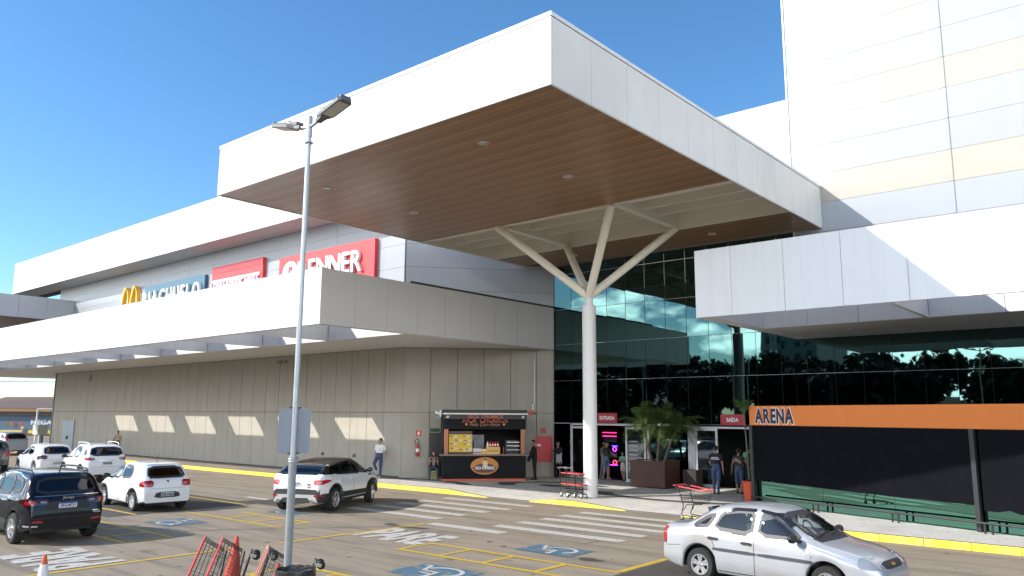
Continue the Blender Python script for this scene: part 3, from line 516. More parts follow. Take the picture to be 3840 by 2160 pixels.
# ================================================================== VEHICLES
def lerp_prof(P, x):
    if x <= P[0][0]: return P[0][1]
    for (a, va), (b, vb) in zip(P[:-1], P[1:]):
        if a <= x <= b: return va+(vb-va)*(x-a)/(b-a) if b > a else vb
    return P[-1][1]
def smooth_prof(P, n=3):
    """Chaikin corner cutting keeps the profile's ends"""
    for _ in range(n):
        Q = [P[0]]
        for a, b in zip(P[:-1], P[1:]): Q += [(a[0]*.75+b[0]*.25, a[1]*.75+b[1]*.25), (a[0]*.25+b[0]*.75, a[1]*.25+b[1]*.75)]
        P = Q+[P[-1]]
    return P
def poly_decal(bvh, poly, axis, off, step=.06, skirt=.012, side=1, default=0):
    """a panel that follows the car body: outline given in (x,z) from the side, (y,z) from an end, (x,y) from above"""
    pts = []; n = len(poly)
    for i in range(n):
        a = Vector(poly[i]); b = Vector(poly[(i+1) % n]); k = max(1, int((b-a).length/step))
        for j in range(k): pts.append(a+(b-a)*j/k)
    nb = len(pts); xs = [p.x for p in pts]; ys = [p.y for p in pts]; x = min(xs)+step*.7
    inner = []
    def inside(p):
        c = False
        for i in range(nb):
            a, b = pts[i], pts[(i+1) % nb]
            if (a.y > p.y) != (b.y > p.y) and p.x < (b.x-a.x)*(p.y-a.y)/(b.y-a.y)+a.x: c = not c
        return c
    while x < max(xs):
        y = min(ys)+step*.7
        while y < max(ys):
            p = Vector((x, y))
            if inside(p) and min((p-q).length for q in pts) > step*.5: inner.append(p)
            y += step
        x += step
    vs, _, fs, *_ = geometry.delaunay_2d_cdt(pts+inner, [(i, (i+1) % nb) for i in range(nb)], [], 1, 1e-5)
    out = []; dirs = {'side': Vector((0, -side, 0)), 'rear': Vector((1, 0, 0)), 'front': Vector((-1, 0, 0)), 'top': Vector((0, 0, -1))}[axis]
    for v in vs:
        o = {'side': Vector((v.x, 3*side, v.y)), 'rear': Vector((-6, v.x, v.y)), 'front': Vector((6, v.x, v.y)), 'top': Vector((v.x, v.y, 4))}[axis]
        h, nrm, i, d = bvh.ray_cast(o, dirs)
        if h is None: h2 = bvh.find_nearest(o+dirs*(o.length-1.5 if axis in ('rear', 'front') else 2.2)); h, nrm = h2[0], h2[1]; h = Vector((h.x, v.x, v.y)) if axis in ('rear', 'front') else h
        if nrm.dot(dirs) > 0: nrm = -nrm
        out.append((h+nrm*off, nrm))
    b = MB(); flip = False
    V = [o for o, q in out]
    if fs:
        f = fs[0]; nn = (V[f[1]]-V[f[0]]).cross(V[f[2]]-V[f[0]]); flip = nn.dot(dirs) > 0
    b.add(V, [tuple(reversed(f)) if flip else tuple(f) for f in fs])
    if skirt:
        k = nb; b.add([out[i][0] for i in range(k)]+[out[i][0]-out[i][1]*(skirt+off) for i in range(k)], [(i, (i+1) % k, k+(i+1) % k, k+i) for i in range(k)])
    return b, inside
def offset_poly(poly, d):
    c = Vector((sum(p[0] for p in poly)/len(poly), sum(p[1] for p in poly)/len(poly))); n = len(poly); out = []
    for i in range(n):
        p = Vector(poly[i]); a = (p-Vector(poly[i-1])).normalized(); b = (Vector(poly[(i+1) % n])-p).normalized(); nr = (Vector((a.y, -a.x))+Vector((b.y, -b.x)))
        nr = nr.normalized() if nr.length > 1e-6 else Vector((0, 0))
        q1, q2 = p+nr*d, p-nr*d; out.append(tuple(q1 if ((q1-c).length > (q2-c).length) == (d > 0) else q2))
    return out
def rounded(poly, k=2):
    for _ in range(k):
        q = []; n = len(poly)
        for i in range(n):
            a, b = poly[i], poly[(i+1) % n]; q += [(a[0]*.82+b[0]*.18, a[1]*.82+b[1]*.18), (a[0]*.18+b[0]*.82, a[1]*.18+b[1]*.82)]
        poly = q
    return poly
def box_poly(x0, x1, y0, y1): return [(x0, y0), (x1, y0), (x1, y1), (x0, y1)]
def wheel_meshes(style, r, wd=.2, rimm=None):
    key = ('wheel', style, r)
    if key in _cache: return _cache[key]
    T = Matrix.Rotation(-PI/2, 4, 'X')            # lathe axis -> y, outside at +y
    t = MB(); rr = r*.64; t.lathe([(rr, -wd/2), (r*.93, -wd/2), (r, -wd/2+.03), (r, wd/2-.03), (r*.93, wd/2), (rr, wd/2-.005), (rr, -wd/2)], 36, T, cap=False)
    tm = bpy.data.meshes.new('tyre'); tm.from_pydata(t.v, [], t.f); tm.materials.append(rubber); tm.shade_smooth(); tm.set_sharp_from_angle(angle=R(35))
    b = MB(); b.mi = 1; b.lathe([(.001, wd/2-.09), (rr-.005, wd/2-.09)], 32, T, cap=False); b.mi = 0
    b.lathe([(rr+.002, wd/2-.09), (rr+.002, wd/2-.004), (rr-.02, wd/2-.006), (rr-.03, wd/2-.04)], 36, T, cap=False); b.lathe([(.001, wd/2-.005), (.035, wd/2-.006), (.06, wd/2-.03), (.06, wd/2-.09)], 16, T, cap=False)
    def spoke(a, w0, w1, r0, r1, y0=wd/2-.045, y1=wd/2-.012):
        M_ = Matrix.Rotation(a, 4, 'Y'); b.add([(-w0, y1-.012, r0), (w0, y1-.012, r0), (w1, y1, r1), (-w1, y1, r1), (-w0, y0, r0), (w0, y0, r0), (w1, y0, r1), (-w1, y0, r1)], [(0, 1, 2, 3), (4, 7, 6, 5), (0, 4, 5, 1), (1, 5, 6, 2), (2, 6, 7, 3), (3, 7, 4, 0)], M_)
    if style == 'twin':
        for i in range(5):
            for s in (-.19, .19): spoke(2*PI*i/5+s, .026, .022, .04, rr)
    elif style == 'y':
        for i in range(5):
            a = 2*PI*i/5; spoke(a, .022, .02, .03, rr*.6)
            for s in (-.2, .2): spoke(a+s, .016, .016, rr*.5, rr)
    else:
        for i in range(9): spoke(2*PI*i/9+.1, .03, .045, .04, rr)
    rm = bpy.data.meshes.new('rim'); rm.from_pydata(b.v, [], b.f); rm.materials.append(rimm or mat('silver alloy', (.62, .63, .65), .28, .75, var=.04)); rm.materials.append(blacks); rm.polygons.foreach_set('material_index', b.m)
    _cache[key] = (tm, rm); return tm, rm
def car(name, label, cat, loc, rz, S, group=None):
    t = thing(name, label, cat, loc, rz, group); top = smooth_prof(S['top'], 2); belt = S['belt']; W = S['W']/2; LF, LR = S['top'][-1][0], S['top'][0][0]
    wb = S['wb']/2; wr = S['wr']; Ra = S.get('Ra', wr+.075); sill = S['sill']
    def hw(x):
        d1 = LF-x; d2 = x-LR; h = W
        if d1 < .75: h -= W*S.get('nose', .26)*(1-d1/.75)**2.4
        if d2 < .6: h -= W*S.get('tail', .16)*(1-d2/.6)**2.6
        return h
    def ring(x):
        h = hw(x); zt = lerp_prof(top, x); zs = min(lerp_prof(belt, x), zt-.035); zb = sill+.06*max(0, 1-(LF-x)/.5)+S.get('tail_lift', .08)*max(0, 1-(x-LR)/.5)
        for xw in (wb, -wb):
            if abs(x-xw) < Ra: zb = max(zb, wr+.0+math.sqrt(Ra**2-(x-xw)**2))
        zb = min(zb, zs-.05); hc = zt-zs; r = min(.13, hc*.6); ye = h-.05-S.get('tumble', .27)*max(hc-.05, 0); dz = zs-zb
        P = [(h-.05, zb), (h-.012, zb+min(.05, dz*.1)), (h, zb+.35*dz), (h+.004, zb+.62*dz), (h-.006, zb+.84*dz), (h-.02, zs-.02), (h-.042, zs+.004)]
        for i in range(1, 8): k = i/8; P.append((h-.042+(ye-h+.042)*k, zs+.004+(zt-r-zs-.004)*k))
        P += [(ye-.005, zt-r), (ye-.03, zt-r*.55), (ye-r*.45-.03, zt-r*.18), (ye*.82-.05, zt-.004), (ye*.5, zt+.012*min(1, hc/.2+.4)), (0, zt+.02*min(1, hc/.2+.4))]
        return P
    xs = []; x = LR
    while x < LF-1e-4:
        xs.append(x); x += .012 if (x-LR < .12 or LF-x < .12) else .04
    xs.append(LF); V = []; F = []; n = 0
    for x in xs:
        P = ring(x); full = [(x, y, z) for y, z in P]+[(x, -y, z) for y, z in reversed(P[:-1])]; n = len(full); V += full
    for i in range(len(xs)-1):
        for j in range(n-1): F.append((i*n+j, (i+1)*n+j, (i+1)*n+j+1, i*n+j+1))
    F.append(tuple(range(n-1, -1, -1))); F.append(tuple(range((len(xs)-1)*n, len(xs)*n)))
    bvh = BVHTree.FromPolygons([Vector(v) for v in V], F)
    F = [tuple(reversed(f)) for f in F]
    # glazing: holes in the body, panes over them and dark seals round them
    gm = S['glass']; holes = []; parts = []
    wins = [('side', p) for p in S['side_win']]+[('front', S['windshield'])]+([('rear', S['rear_win'])] if S.get('rear_win') else [])
    for axis, p in wins:
        p = rounded(p, 1)
        for sd in ((1, -1) if axis == 'side' else (1,)):
            b, ins = poly_decal(bvh, p, axis, .006, .09, 0, sd); parts.append(({'side': 'side_window', 'front': 'windshield', 'rear': 'rear_window'}[axis], b, gm))
            holes.append((axis, sd, ins))
            po, pi = offset_poly(p, .014), offset_poly(p, -.052); sb = MB(); k = len(p)
            fr = []
            for i in range(k): fr.append(poly_decal_strip(bvh, [po[i], po[(i+1) % k], pi[(i+1) % k], pi[i]], axis, sd, .009))
            for vs_, fs_ in fr: sb.add(vs_, fs_)
            parts.append(('window_seal', sb, S.get('sealm', blackp)))
    keep = []; mi = []
    for f in F:
        c = Vector((0, 0, 0))
        for i in f: c += Vector(V[i])
        c /= len(f); kill = False
        if len(f) == 4:
            for axis, sd, ins in holes:
                if axis == 'side' and c.y*sd > .3 and ins(Vector((c.x, c.z))) and c.z > .7: kill = True
                if axis == 'front' and c.x > 0 and abs(c.y) < W and ins(Vector((c.y, c.z))) and c.x < S['cowl']+.12: kill = True
                if axis == 'rear' and c.x < S['rear_x'] and ins(Vector((c.y, c.z))): kill = True
        if not kill: keep.append(f); mi.append(S['mi'](c) if 'mi' in S else 0)
    me = bpy.data.meshes.new('body'); me.from_pydata(V, [], keep); 
    for m_ in S['paint']: me.materials.append(m_)
    me.polygons.foreach_set('material_index', mi); me.shade_smooth(); me.set_sharp_from_angle(angle=R(38)); body = link('body', me, t)
    for nm, b, m_ in parts: b.build(nm, m_, t, world=False, smooth=50)
    # dark underside and cabin
    ub = MB(); zf = min(.62, lerp_prof(belt, 0)-.3)
    ub.box(LR+.25, LF-.3, -W+.26, W-.26, sill+.0, zf); ub.box(-wb+Ra+.03, wb-Ra-.03, -W+.06, W-.06, sill+.02, zf); ub.box(wb+.05, LF-.25, -W+.3, W-.3, sill+.05, .66); ub.box(LR+.12, -wb-.2, -W+.3, W-.3, sill+.12, .66); ub.build('underbody', blackp, t, world=False)
    seatm = S.get('seat', mat('dark seat cloth', (.035, .035, .04), .9, var=.2)); st = MB()
    for x, ys in ((.0, (-.36, .36)), (-.82, (-.36, .36))):
        for y in ys:
            TM = Matrix.Translation((x-.12, y, zf-.05)) @ Matrix.Rotation(R(-14), 4, 'Y'); st.box(-.06, .06, -.24, .24, 0, .58, TM); st.box(-.05, .05, -.13, .13, .62, .8, TM)
        st.box(x-.1, x+.42, -.6, .6, zf-.1, zf+.1)
    st.box(S['cowl']-.45, S['cowl']+.05, -W+.16, W-.16, zf-.1, lerp_prof(belt, S['cowl'])-.05); st.build('seats', seatm, t, world=False)
    tm, rm = wheel_meshes(S['rim'], wr, S.get('ww', .2), S.get('rimm'))
    for xw in (wb, -wb):
        for sd in (1, -1):
            M_ = Matrix.Translation((xw, sd*(W-.115), wr)) @ Matrix.Rotation(S.get('steer', 0) if xw > 0 else 0, 4, 'Z') @ (Matrix() if sd > 0 else Matrix.Rotation(PI, 4, 'Z')); wo = thing_part('wheel', t, M_); link('tyre', tm, wo); link('rim', rm, wo)
    D = lambda nm, poly, axis, m_, off=.012, sd=1, rd=1, label=None, step=.05: poly_decal(bvh, rounded(poly, rd) if rd else poly, axis, off, step, .012, sd)[0].build(nm, m_, t, world=False, smooth=50, label=label)
    for y0, y1, z0, z1 in S.get('tail_l', []):
        for sd in (1, -1): D('taillight', [(sd*y0, z0), (sd*y1, z0), (sd*y1, z1), (sd*y0, z1)], 'rear', S.get('tailm', redlens))
    for poly in S.get('tail_side', []):
        for sd in (1, -1): D('taillight_wrap', poly, 'side', S.get('tailm', redlens), .012, sd)
    for poly in S.get('head_l', []):
        for sd in (1, -1): D('headlight', [(sd*a, b) for a, b in poly], 'front', clearlens)
    for poly in S.get('head_side', []):
        for sd in (1, -1): D('headlight_wrap', poly, 'side', clearlens, .012, sd)
    for nm, poly, axis, m_, *rest in S.get('decals', []):
        for sd in ((1, -1) if axis == 'side' else (1,)): D(nm, poly, axis, m_, rest[0] if rest else .012, sd, rest[1] if len(rest) > 1 else 1)
    for xa, xb_, z in S.get('seams', []):          # door shut lines
        for sd in (1, -1): D('door_seam', [(xa-.006, z[0]), (xa+.006, z[0]), (xb_+.006, z[1]), (xb_-.006, z[1])], 'side', joint, .003, sd, 0, None, .1)
    for x, z in S.get('handles', []):
        for sd in (1, -1): D('door_handle', box_poly(x-.1, x+.1, z-.022, z+.022), 'side', S.get('handlem', blackp), .03, sd, 1)
    mx, mz = S['mirror']
    for sd in (1, -1):
        y = hw(mx)-.06; mb = MB(); mb.ball((mx-.02, sd*(y+.17), mz+.02), .1, 14, (.75, 1.25, .8)); mb.tube((mx+.03, sd*(y-.02), mz-.04), (mx, sd*(y+.12), mz-.01), .035, .03, 8); mb.build('door_mirror', S.get('mirrorm', blackp), t, world=False, smooth=60)
    if S.get('plate'):
        py, pz, txt, blue = S['plate']; px = min((bvh.ray_cast(Vector((-6, yy, zz)), Vector((1, 0, 0)))[0] or Vector((LR, 0, 0))).x for yy in (-.2, 0, .2) for zz in (pz-.06, pz+.06))-.012
        p = MB().box(px, px+.01, py-.2, py+.2, pz-.065, pz+.065).build('licence_plate', platem if blue else plateg, t, world=False)
        if blue: MB().box(px-.002, px-.0005, py-.2, py+.2, pz+.035, pz+.065).build('plate_band', plateb, p, world=False)
        if txt: text('plate_lettering', txt, .33, .075, navy, p, Matrix(((0, 0, -1, px-.002), (-1, 0, 0, py+.165), (0, 1, 0, pz-.048), (0, 0, 0, 1))), .002, .02, world=False)
    for q in S.get('rails', []):
        for sd in (1, -1):
            b = MB(); pts = [(x, sd*y, z) for x, y, z in q]; b.path(pts, .022, 8); b.build('roof_rail', S.get('railm', blackp), t, world=False, smooth=60)
    if S.get('antenna'):
        x, y, z = S['antenna']; b = MB(); b.tube((x, y, z-.03), (x-.03, y, z+.05), .02, .012, 8); b.tube((x-.03, y, z+.05), (x-.16, y, z+.3), .006, .004, 6); b.build('antenna', blackp, t, world=False)
    if S.get('wiper_z'):
        z = S['wiper_z']; b = MB(); h = bvh.ray_cast(Vector((-6, 0, z)), Vector((1, 0, 0)))[0]; b.tube((h.x-.02, -.05, z), (h.x-.0, .42, z+.03), .012, .008, 6); b.build('rear_wiper', blackp, t, world=False)
    if S.get('front_wipers'):
        z = S['front_wipers']
        for y0, y1 in ((-.45, .1), (.05, .6)):
            p0 = bvh.ray_cast(Vector((6, y0, z)), Vector((-1, 0, 0)))[0]; p1 = bvh.ray_cast(Vector((6, y1, z+.05)), Vector((-1, 0, 0)))[0]
            if p0 and p1: MB().tube(p0+Vector((.02, 0, .02)), p1+Vector((.02, 0, .02)), .012, .01, 6).build('wiper', blackp, t, world=False)
    if S.get('extra'): S['extra'](t, bvh, D)
    return t
def thing_part(name, parent, M):
    o = bpy.data.objects.new(name, None); COL.objects.link(o); o.empty_display_size = .1; o.parent = parent; o.matrix_local = M; WM[o.name] = wmat(parent) @ M; return o
def poly_decal_strip(bvh, q, axis, side, off):
    dirs = {'side': Vector((0, -side, 0)), 'rear': Vector((1, 0, 0)), 'front': Vector((-1, 0, 0))}[axis]; V = []
    k = max(1, int((Vector(q[1])-Vector(q[0])).length/.07))
    for i in range(k+1):
        for a, b in ((q[0], q[1]), (q[3], q[2])):
            v = Vector(a)+(Vector(b)-Vector(a))*i/k
            o = {'side': Vector((v.x, 3*side, v.y)), 'rear': Vector((-6, v.x, v.y)), 'front': Vector((6, v.x, v.y))}[axis]; h, n, _, _ = bvh.ray_cast(o, dirs)
            if h is None: h, n, _, _ = bvh.find_nearest(o-Vector((o.x-math.copysign(1.5, o.x), 0, 0)) if axis != 'side' else o-Vector((0, o.y-.7*side, 0)))
            if n.dot(dirs) > 0: n = -n
            V.append(h+n*off)
    return V, [(2*i, 2*i+2, 2*i+3, 2*i+1) for i in range(k)]

white_p = mat('white car paint', (.74, .745, .75), .28, var=.015, coat=.8); silver_p = mat('silver car paint', (.50, .515, .54), .30, .4, var=.03, coat=.7); layer(silver_p, (.42, .35, .27), 2.2, .52, .72, (1, 1, 2.5), .45)
black_p = mat('blue black car paint', (.004, .005, .010), .16, 0, var=.05, coat=.35, spec=.3); blackroof = mat('black car paint', (.008, .008, .009), .12, var=.05, coat=1); green_p = mat('dark grey green car paint', (.055, .06, .05), .25, .3, var=.1, coat=1); blue_p = mat('pale blue silver car paint', (.36, .42, .5), .3, .4, var=.05, coat=.7)
clad = mat('black bumper plastic', (.03, .03, .032), .6, var=.15); darkglass = glassmat('tinted car glass', (.16, .18, .2), .01, .55); clearglass = glassmat('clear car glass', (.72, .85, .85), .03, 1.0)
smoked = mat('smoked red lens', (.05, .006, .008), .1, var=.1, coat=1)
skidm = mat('silver skid plate', (.5, .51, .51), .4, .4, var=.05)
def arcs(xw, z, r0, r1, n=14):
    return [(xw+r0*math.cos(PI*i/n), z+r0*math.sin(PI*i/n)) for i in range(n+1)]+[(xw+r1*math.cos(PI*(n-i)/n), z+r1*math.sin(PI*(n-i)/n)) for i in range(n+1)]
def arch_flares(wb, wr, m):
    def f(t, bvh, D):
        for xw in (wb/2, -wb/2):
            for sd in (1, -1): D('arch_trim', arcs(xw, wr-.02, wr+.085, wr+.15), 'side', m, .014, sd, 0)
    return f
# --- silver saloon
def corsa_extra(t, bvh, D):
    for sd in (1, -1):
        D('window_visor', [(.62, 1.15), (.36, 1.315), (.0, 1.365), (.0, 1.325), (.34, 1.275), (.58, 1.115)], 'side', mat('smoked visor', (.02, .02, .025), .15), .022, sd, 0); D('window_visor', [(-.1, 1.365), (-.5, 1.355), (-.72, 1.30), (-.68, 1.26), (-.48, 1.315), (-.1, 1.325)], 'side', mat('smoked visor', (.02,)*3), .022, sd, 0)
    b = MB(); b.box(-.06, .06, -.1, .1, 0, .05, Matrix.Translation((.52, 0, 1.24))); b.build('rear_view_mirror', blackp, t, world=False)
    wm = MB(); n = 20; T = Matrix.Translation((.42, .35, .98)) @ Matrix.Rotation(R(65), 4, 'Y')
    for i in range(n): wm.tube((.18*math.cos(2*PI*i/n), .18*math.sin(2*PI*i/n), 0), (.18*math.cos(2*PI*(i+1)/n), .18*math.sin(2*PI*(i+1)/n), 0), .014, n=6, M=T)
    wm.build('steering_wheel', blackp, t, world=False)
corsa = dict(W=1.61, wb=2.443, wr=.29, sill=.19, rim='twin', ww=.185, cowl=.98, rear_x=-.9, top=[(-2.08, .56), (-2.075, .72), (-2.06, .9), (-2.0, .965), (-1.62, .99), (-1.5, 1.02), (-.98, 1.345), (-.72, 1.40), (-.2, 1.425), (.12, 1.40), (.32, 1.345), (1.0, .93), (1.12, .90), (1.6, .82), (1.9, .72), (2.02, .62), (2.06, .5)],
  belt=[(-2.1, .86), (-1.0, .93), (0, .9), (1.0, .86), (2.1, .6)], tumble=.30, nose=.30, tail=.14, paint=[silver_p], glass=clearglass, seat=mat('blue grey seat cloth', (.03, .05, .07), .9, var=.2),
  side_win=[[(.86, .93), (.34, 1.275), (.02, 1.335), (-.03, .925)], [(-.12, .925), (-.1, 1.335), (-.48, 1.325), (-.78, 1.26), (-.93, .96)], [(-1.02, .98), (-.88, 1.24), (-1.06, 1.19), (-1.36, 1.0), (-1.3, .965)]],
  windshield=[(-.60, .965), (.60, .965), (.50, 1.325), (-.50, 1.325)], rear_win=[(-.56, 1.04), (.56, 1.04), (.48, 1.33), (-.48, 1.33)],
  tail_l=[(.56, .72, .58, .9)], tail_side=[[(-2.05, .6), (-1.96, .6), (-1.98, .9), (-2.05, .9)]], head_l=[[(.40, .58), (.68, .60), (.66, .76), (.52, .75)]], head_side=[[(1.72, .62), (1.96, .58), (1.93, .72), (1.72, .78)]],
  decals=[('side_moulding', [(-.92, .595), (-.04, .595), (-.04, .645), (-.9, .645)], 'side', mat('dark grey moulding', (.055, .055, .07), .6), .02), ('side_moulding', [(0.0, .595), (.98, .595), (1.0, .62), (.98, .645), (0.0, .645)], 'side', mat('dark grey moulding', (.05,)*3), .02), ('grille', [(-.33, .58), (.33, .58), (.38, .69), (-.38, .69)], 'front', clad), ('grille_emblem', [(-.06, .615), (.06, .615), (.06, .655), (-.06, .655)], 'front', mat('dull gold emblem', (.4, .3, .08), .3, .6), .02),
     ('bumper_line', [(-2.0, .555), (-1.62, .6), (-1.62, .61), (-2.0, .566)], 'side', joint, .003, 0), ('sill_shadow', [(-.82, .235), (.82, .235), (.82, .25), (-.82, .25)], 'side', joint, .003, 0), ('small_badge', [(.66, .70), (.88, .70), (.88, .725), (.66, .725)], 'side', mat('pale badge', (.4, .41, .42), .4), .004, 0), ('cowl_panel', [(.93, -.6), (1.06, -.5), (1.09, 0), (1.06, .5), (.93, .6)], 'top', blackp, .006, 0), ('boot_lid_gap', [(-1.52, -.55), (-1.49, -.55), (-1.49, .55), (-1.52, .55)], 'top', joint, .004, 0)],
  seams=[(-.075, -.075, (.25, .93)), (1.02, .96, (.26, .9)), (-.86, -1.0, (.6, .95))], handles=[(-.22, .78), (-.9, .80)], mirror=(.74, .96), front_wipers=.975, extra=corsa_extra)
car('silver_saloon', 'dusty silver saloon car in the right foreground', 'car', (-5.88, 14.62, 0), R(-6), corsa)
# --- white hatchback beside the dark one
gol = dict(W=1.66, wb=2.465, wr=.295, sill=.2, rim='multi', cowl=1.05, rear_x=-1.3, top=[(-1.93, .58), (-1.925, .74), (-1.9, .92), (-1.82, 1.0), (-1.5, 1.385), (-1.3, 1.43), (-.6, 1.465), (0, 1.45), (.3, 1.37), (1.05, .97), (1.2, .93), (1.7, .82), (1.9, .7), (1.97, .5)],
  belt=[(-2, .96), (-1, .94), (1.0, .88), (2, .62)], paint=[white_p, clad], mi=lambda c: 1 if c.z < .33 else 0, glass=darkglass, side_win=[[(.9, .95), (.36, 1.32), (-.03, 1.375), (-.06, .95)], [(-.14, .95), (-.12, 1.375), (-.72, 1.36), (-.93, 1.2), (-.9, .99)]], windshield=[(-.62, 1.0), (.62, 1.0), (.52, 1.36), (-.52, 1.36)], rear_win=[(-.6, 1.02), (.6, 1.02), (.5, 1.355), (-.5, 1.355)],
  tail_l=[(.44, .74, .76, .95)], tail_side=[[(-1.9, .76), (-1.68, .78), (-1.72, .94), (-1.87, .95)]], head_l=[[(.4, .62), (.7, .64), (.68, .78), (.5, .78)]], plate=(0, .52, 'PLF 3168', 0),
  decals=[('plate_recess', [(-.42, .42), (.42, .42), (.34, .6), (-.34, .6)], 'rear', clad, .006), ('boot_seam', [(-.55, .7), (.55, .7), (.55, .708), (-.55, .708)], 'rear', joint, .003, 0), ('badge', [(-.045, .86), (.045, .86), (.045, .95), (-.045, .95)], 'rear', chrome), ('spoiler', [(-1.44, -.52), (-1.3, -.56), (-1.3, .56), (-1.44, .52)], 'top', white_p, .03)], seams=[(-.1, -.1, (.25, .95)), (1.0, .98, (.26, .9)), (-.92, -.98, (.55, .95))], handles=[(-.25, .8), (-1.05, .83)], handlem=white_p, mirror=(.78, .98), antenna=(-.9, 0, 1.47), wiper_z=1.05, extra=arch_flares(2.465, .295, clad))
car('white_hatchback', 'white hatchback with black arch trim parked beside the blue-black SUV', 'car', (-26.54, 12.47, 0), R(176), gol)
# --- black SUV
jeep = dict(W=1.84, wb=2.64, wr=.35, sill=.26, rim='twin', ww=.22, cowl=1.1, rear_x=-1.3, tail_lift=.12, top=[(-2.12, .7), (-2.11, .86), (-2.08, 1.03), (-1.98, 1.13), (-1.72, 1.55), (-1.5, 1.60), (-.6, 1.64), (.1, 1.62), (.45, 1.54), (1.12, 1.13), (1.3, 1.08), (1.95, .98), (2.15, .85), (2.22, .6)],
  belt=[(-2.2, 1.1), (-1, 1.07), (1.1, 1.0), (2.2, .75)], paint=[black_p, clad], mi=lambda c: 1 if c.z < .47 else 0, glass=glassmat('very dark car glass', (.05, .06, .07), .02, .5), sealm=blackp,
  side_win=[[(.9, 1.08), (.5, 1.46), (.0, 1.525), (-.04, 1.08)], [(-.12, 1.08), (-.1, 1.525), (-.85, 1.51), (-.95, 1.12)], [(-1.03, 1.14), (-.95, 1.5), (-1.35, 1.46), (-1.55, 1.3), (-1.5, 1.2)]], windshield=[(-.7, 1.16), (.7, 1.16), (.58, 1.53), (-.58, 1.53)], rear_win=[(-.68, 1.14), (.68, 1.14), (.57, 1.5), (-.57, 1.5)],
  tail_l=[(.42, .86, .9, 1.04)], tail_side=[[(-2.08, .88), (-1.72, .93), (-1.76, 1.04), (-2.05, 1.05)]], tailm=smoked, head_l=[[(.45, .85), (.85, .87), (.8, .97), (.5, .96)]], plate=(0, .88, 'SFG4F31', 1),
  decals=[('taillight_glow', [(-.86, .92), (-.68, .92), (-.68, 1.0), (-.86, 1.0)], 'rear', redlens, .02), ('taillight_glow', [(.86, .92), (.68, .92), (.68, 1.0), (.86, 1.0)], 'rear', redlens, .02), ('reverse_light', [(.46, .94), (.6, .95), (.6, .99), (.46, .98)], 'rear', clearlens, .02), ('reverse_light', [(-.46, .94), (-.6, .95), (-.6, .99), (-.46, .98)], 'rear', clearlens, .02), ('chrome_strip', [(-.7, 1.085), (.7, 1.085), (.7, 1.1), (-.7, 1.1)], 'rear', chrome, .012, 0),
    ('plate_recess', [(-.55, .78), (.55, .78), (.44, .97), (-.44, .97)], 'rear', blackp, .004), ('reflector', [(.5, .5), (.76, .52), (.76, .56), (.55, .56)], 'rear', redlens, .012), ('reflector', [(-.5, .5), (-.76, .52), (-.76, .56), (-.55, .56)], 'rear', redlens, .012), ('badge', [(-.78, .7), (-.56, .7), (-.56, .725), (-.78, .725)], 'rear', chrome, .01, 0), ('badge', [(-.74, .66), (-.58, .66), (-.58, .68), (-.74, .68)], 'rear', chrome, .01, 0), ('boot_seam', [(-.8, .6), (.8, .6), (.8, .607), (-.8, .607)], 'rear', joint, .003, 0), ('skid_strip', [(.62, .42), (.86, .43), (.86, .46), (.62, .45)], 'rear', skidm, .01, 0),
    ('window_trim', [(.9, 1.555), (.0, 1.585), (-.9, 1.565), (-1.5, 1.47), (-1.5, 1.495), (-.9, 1.59), (.0, 1.61), (.9, 1.575)], 'side', chrome, .01, 0)],
  seams=[(-.08, -.08, (.35, 1.07)), (1.0, .98, (.4, 1.0)), (-1.0, -1.05, (.75, 1.1))], handles=[(-.25, .95), (-1.0, .98)], handlem=black_p, mirror=(.82, 1.1), antenna=(-1.4, 0, 1.63), wiper_z=1.16, rails=[[(.3, .62, 1.6), (.2, .63, 1.67), (-.6, .64, 1.69), (-1.4, .62, 1.66), (-1.5, .61, 1.6)]], extra=lambda t, bvh, D: (arch_flares(2.64, .35, clad)(t, bvh, D), text('badge_lettering', 'Jeep', .26, .075, chrome, t, Matrix(((0, 0, -1, -2.085), (-1, 0, 0, .13), (0, 1, 0, 1.005), (0, 0, 0, 1))), .015, .02, world=False)))
JR = R(179.5)
car('dark_suv', 'glossy blue-black SUV with roof rails in the left foreground', 'car', (-22.48, 7.82, 0), JR, jeep)
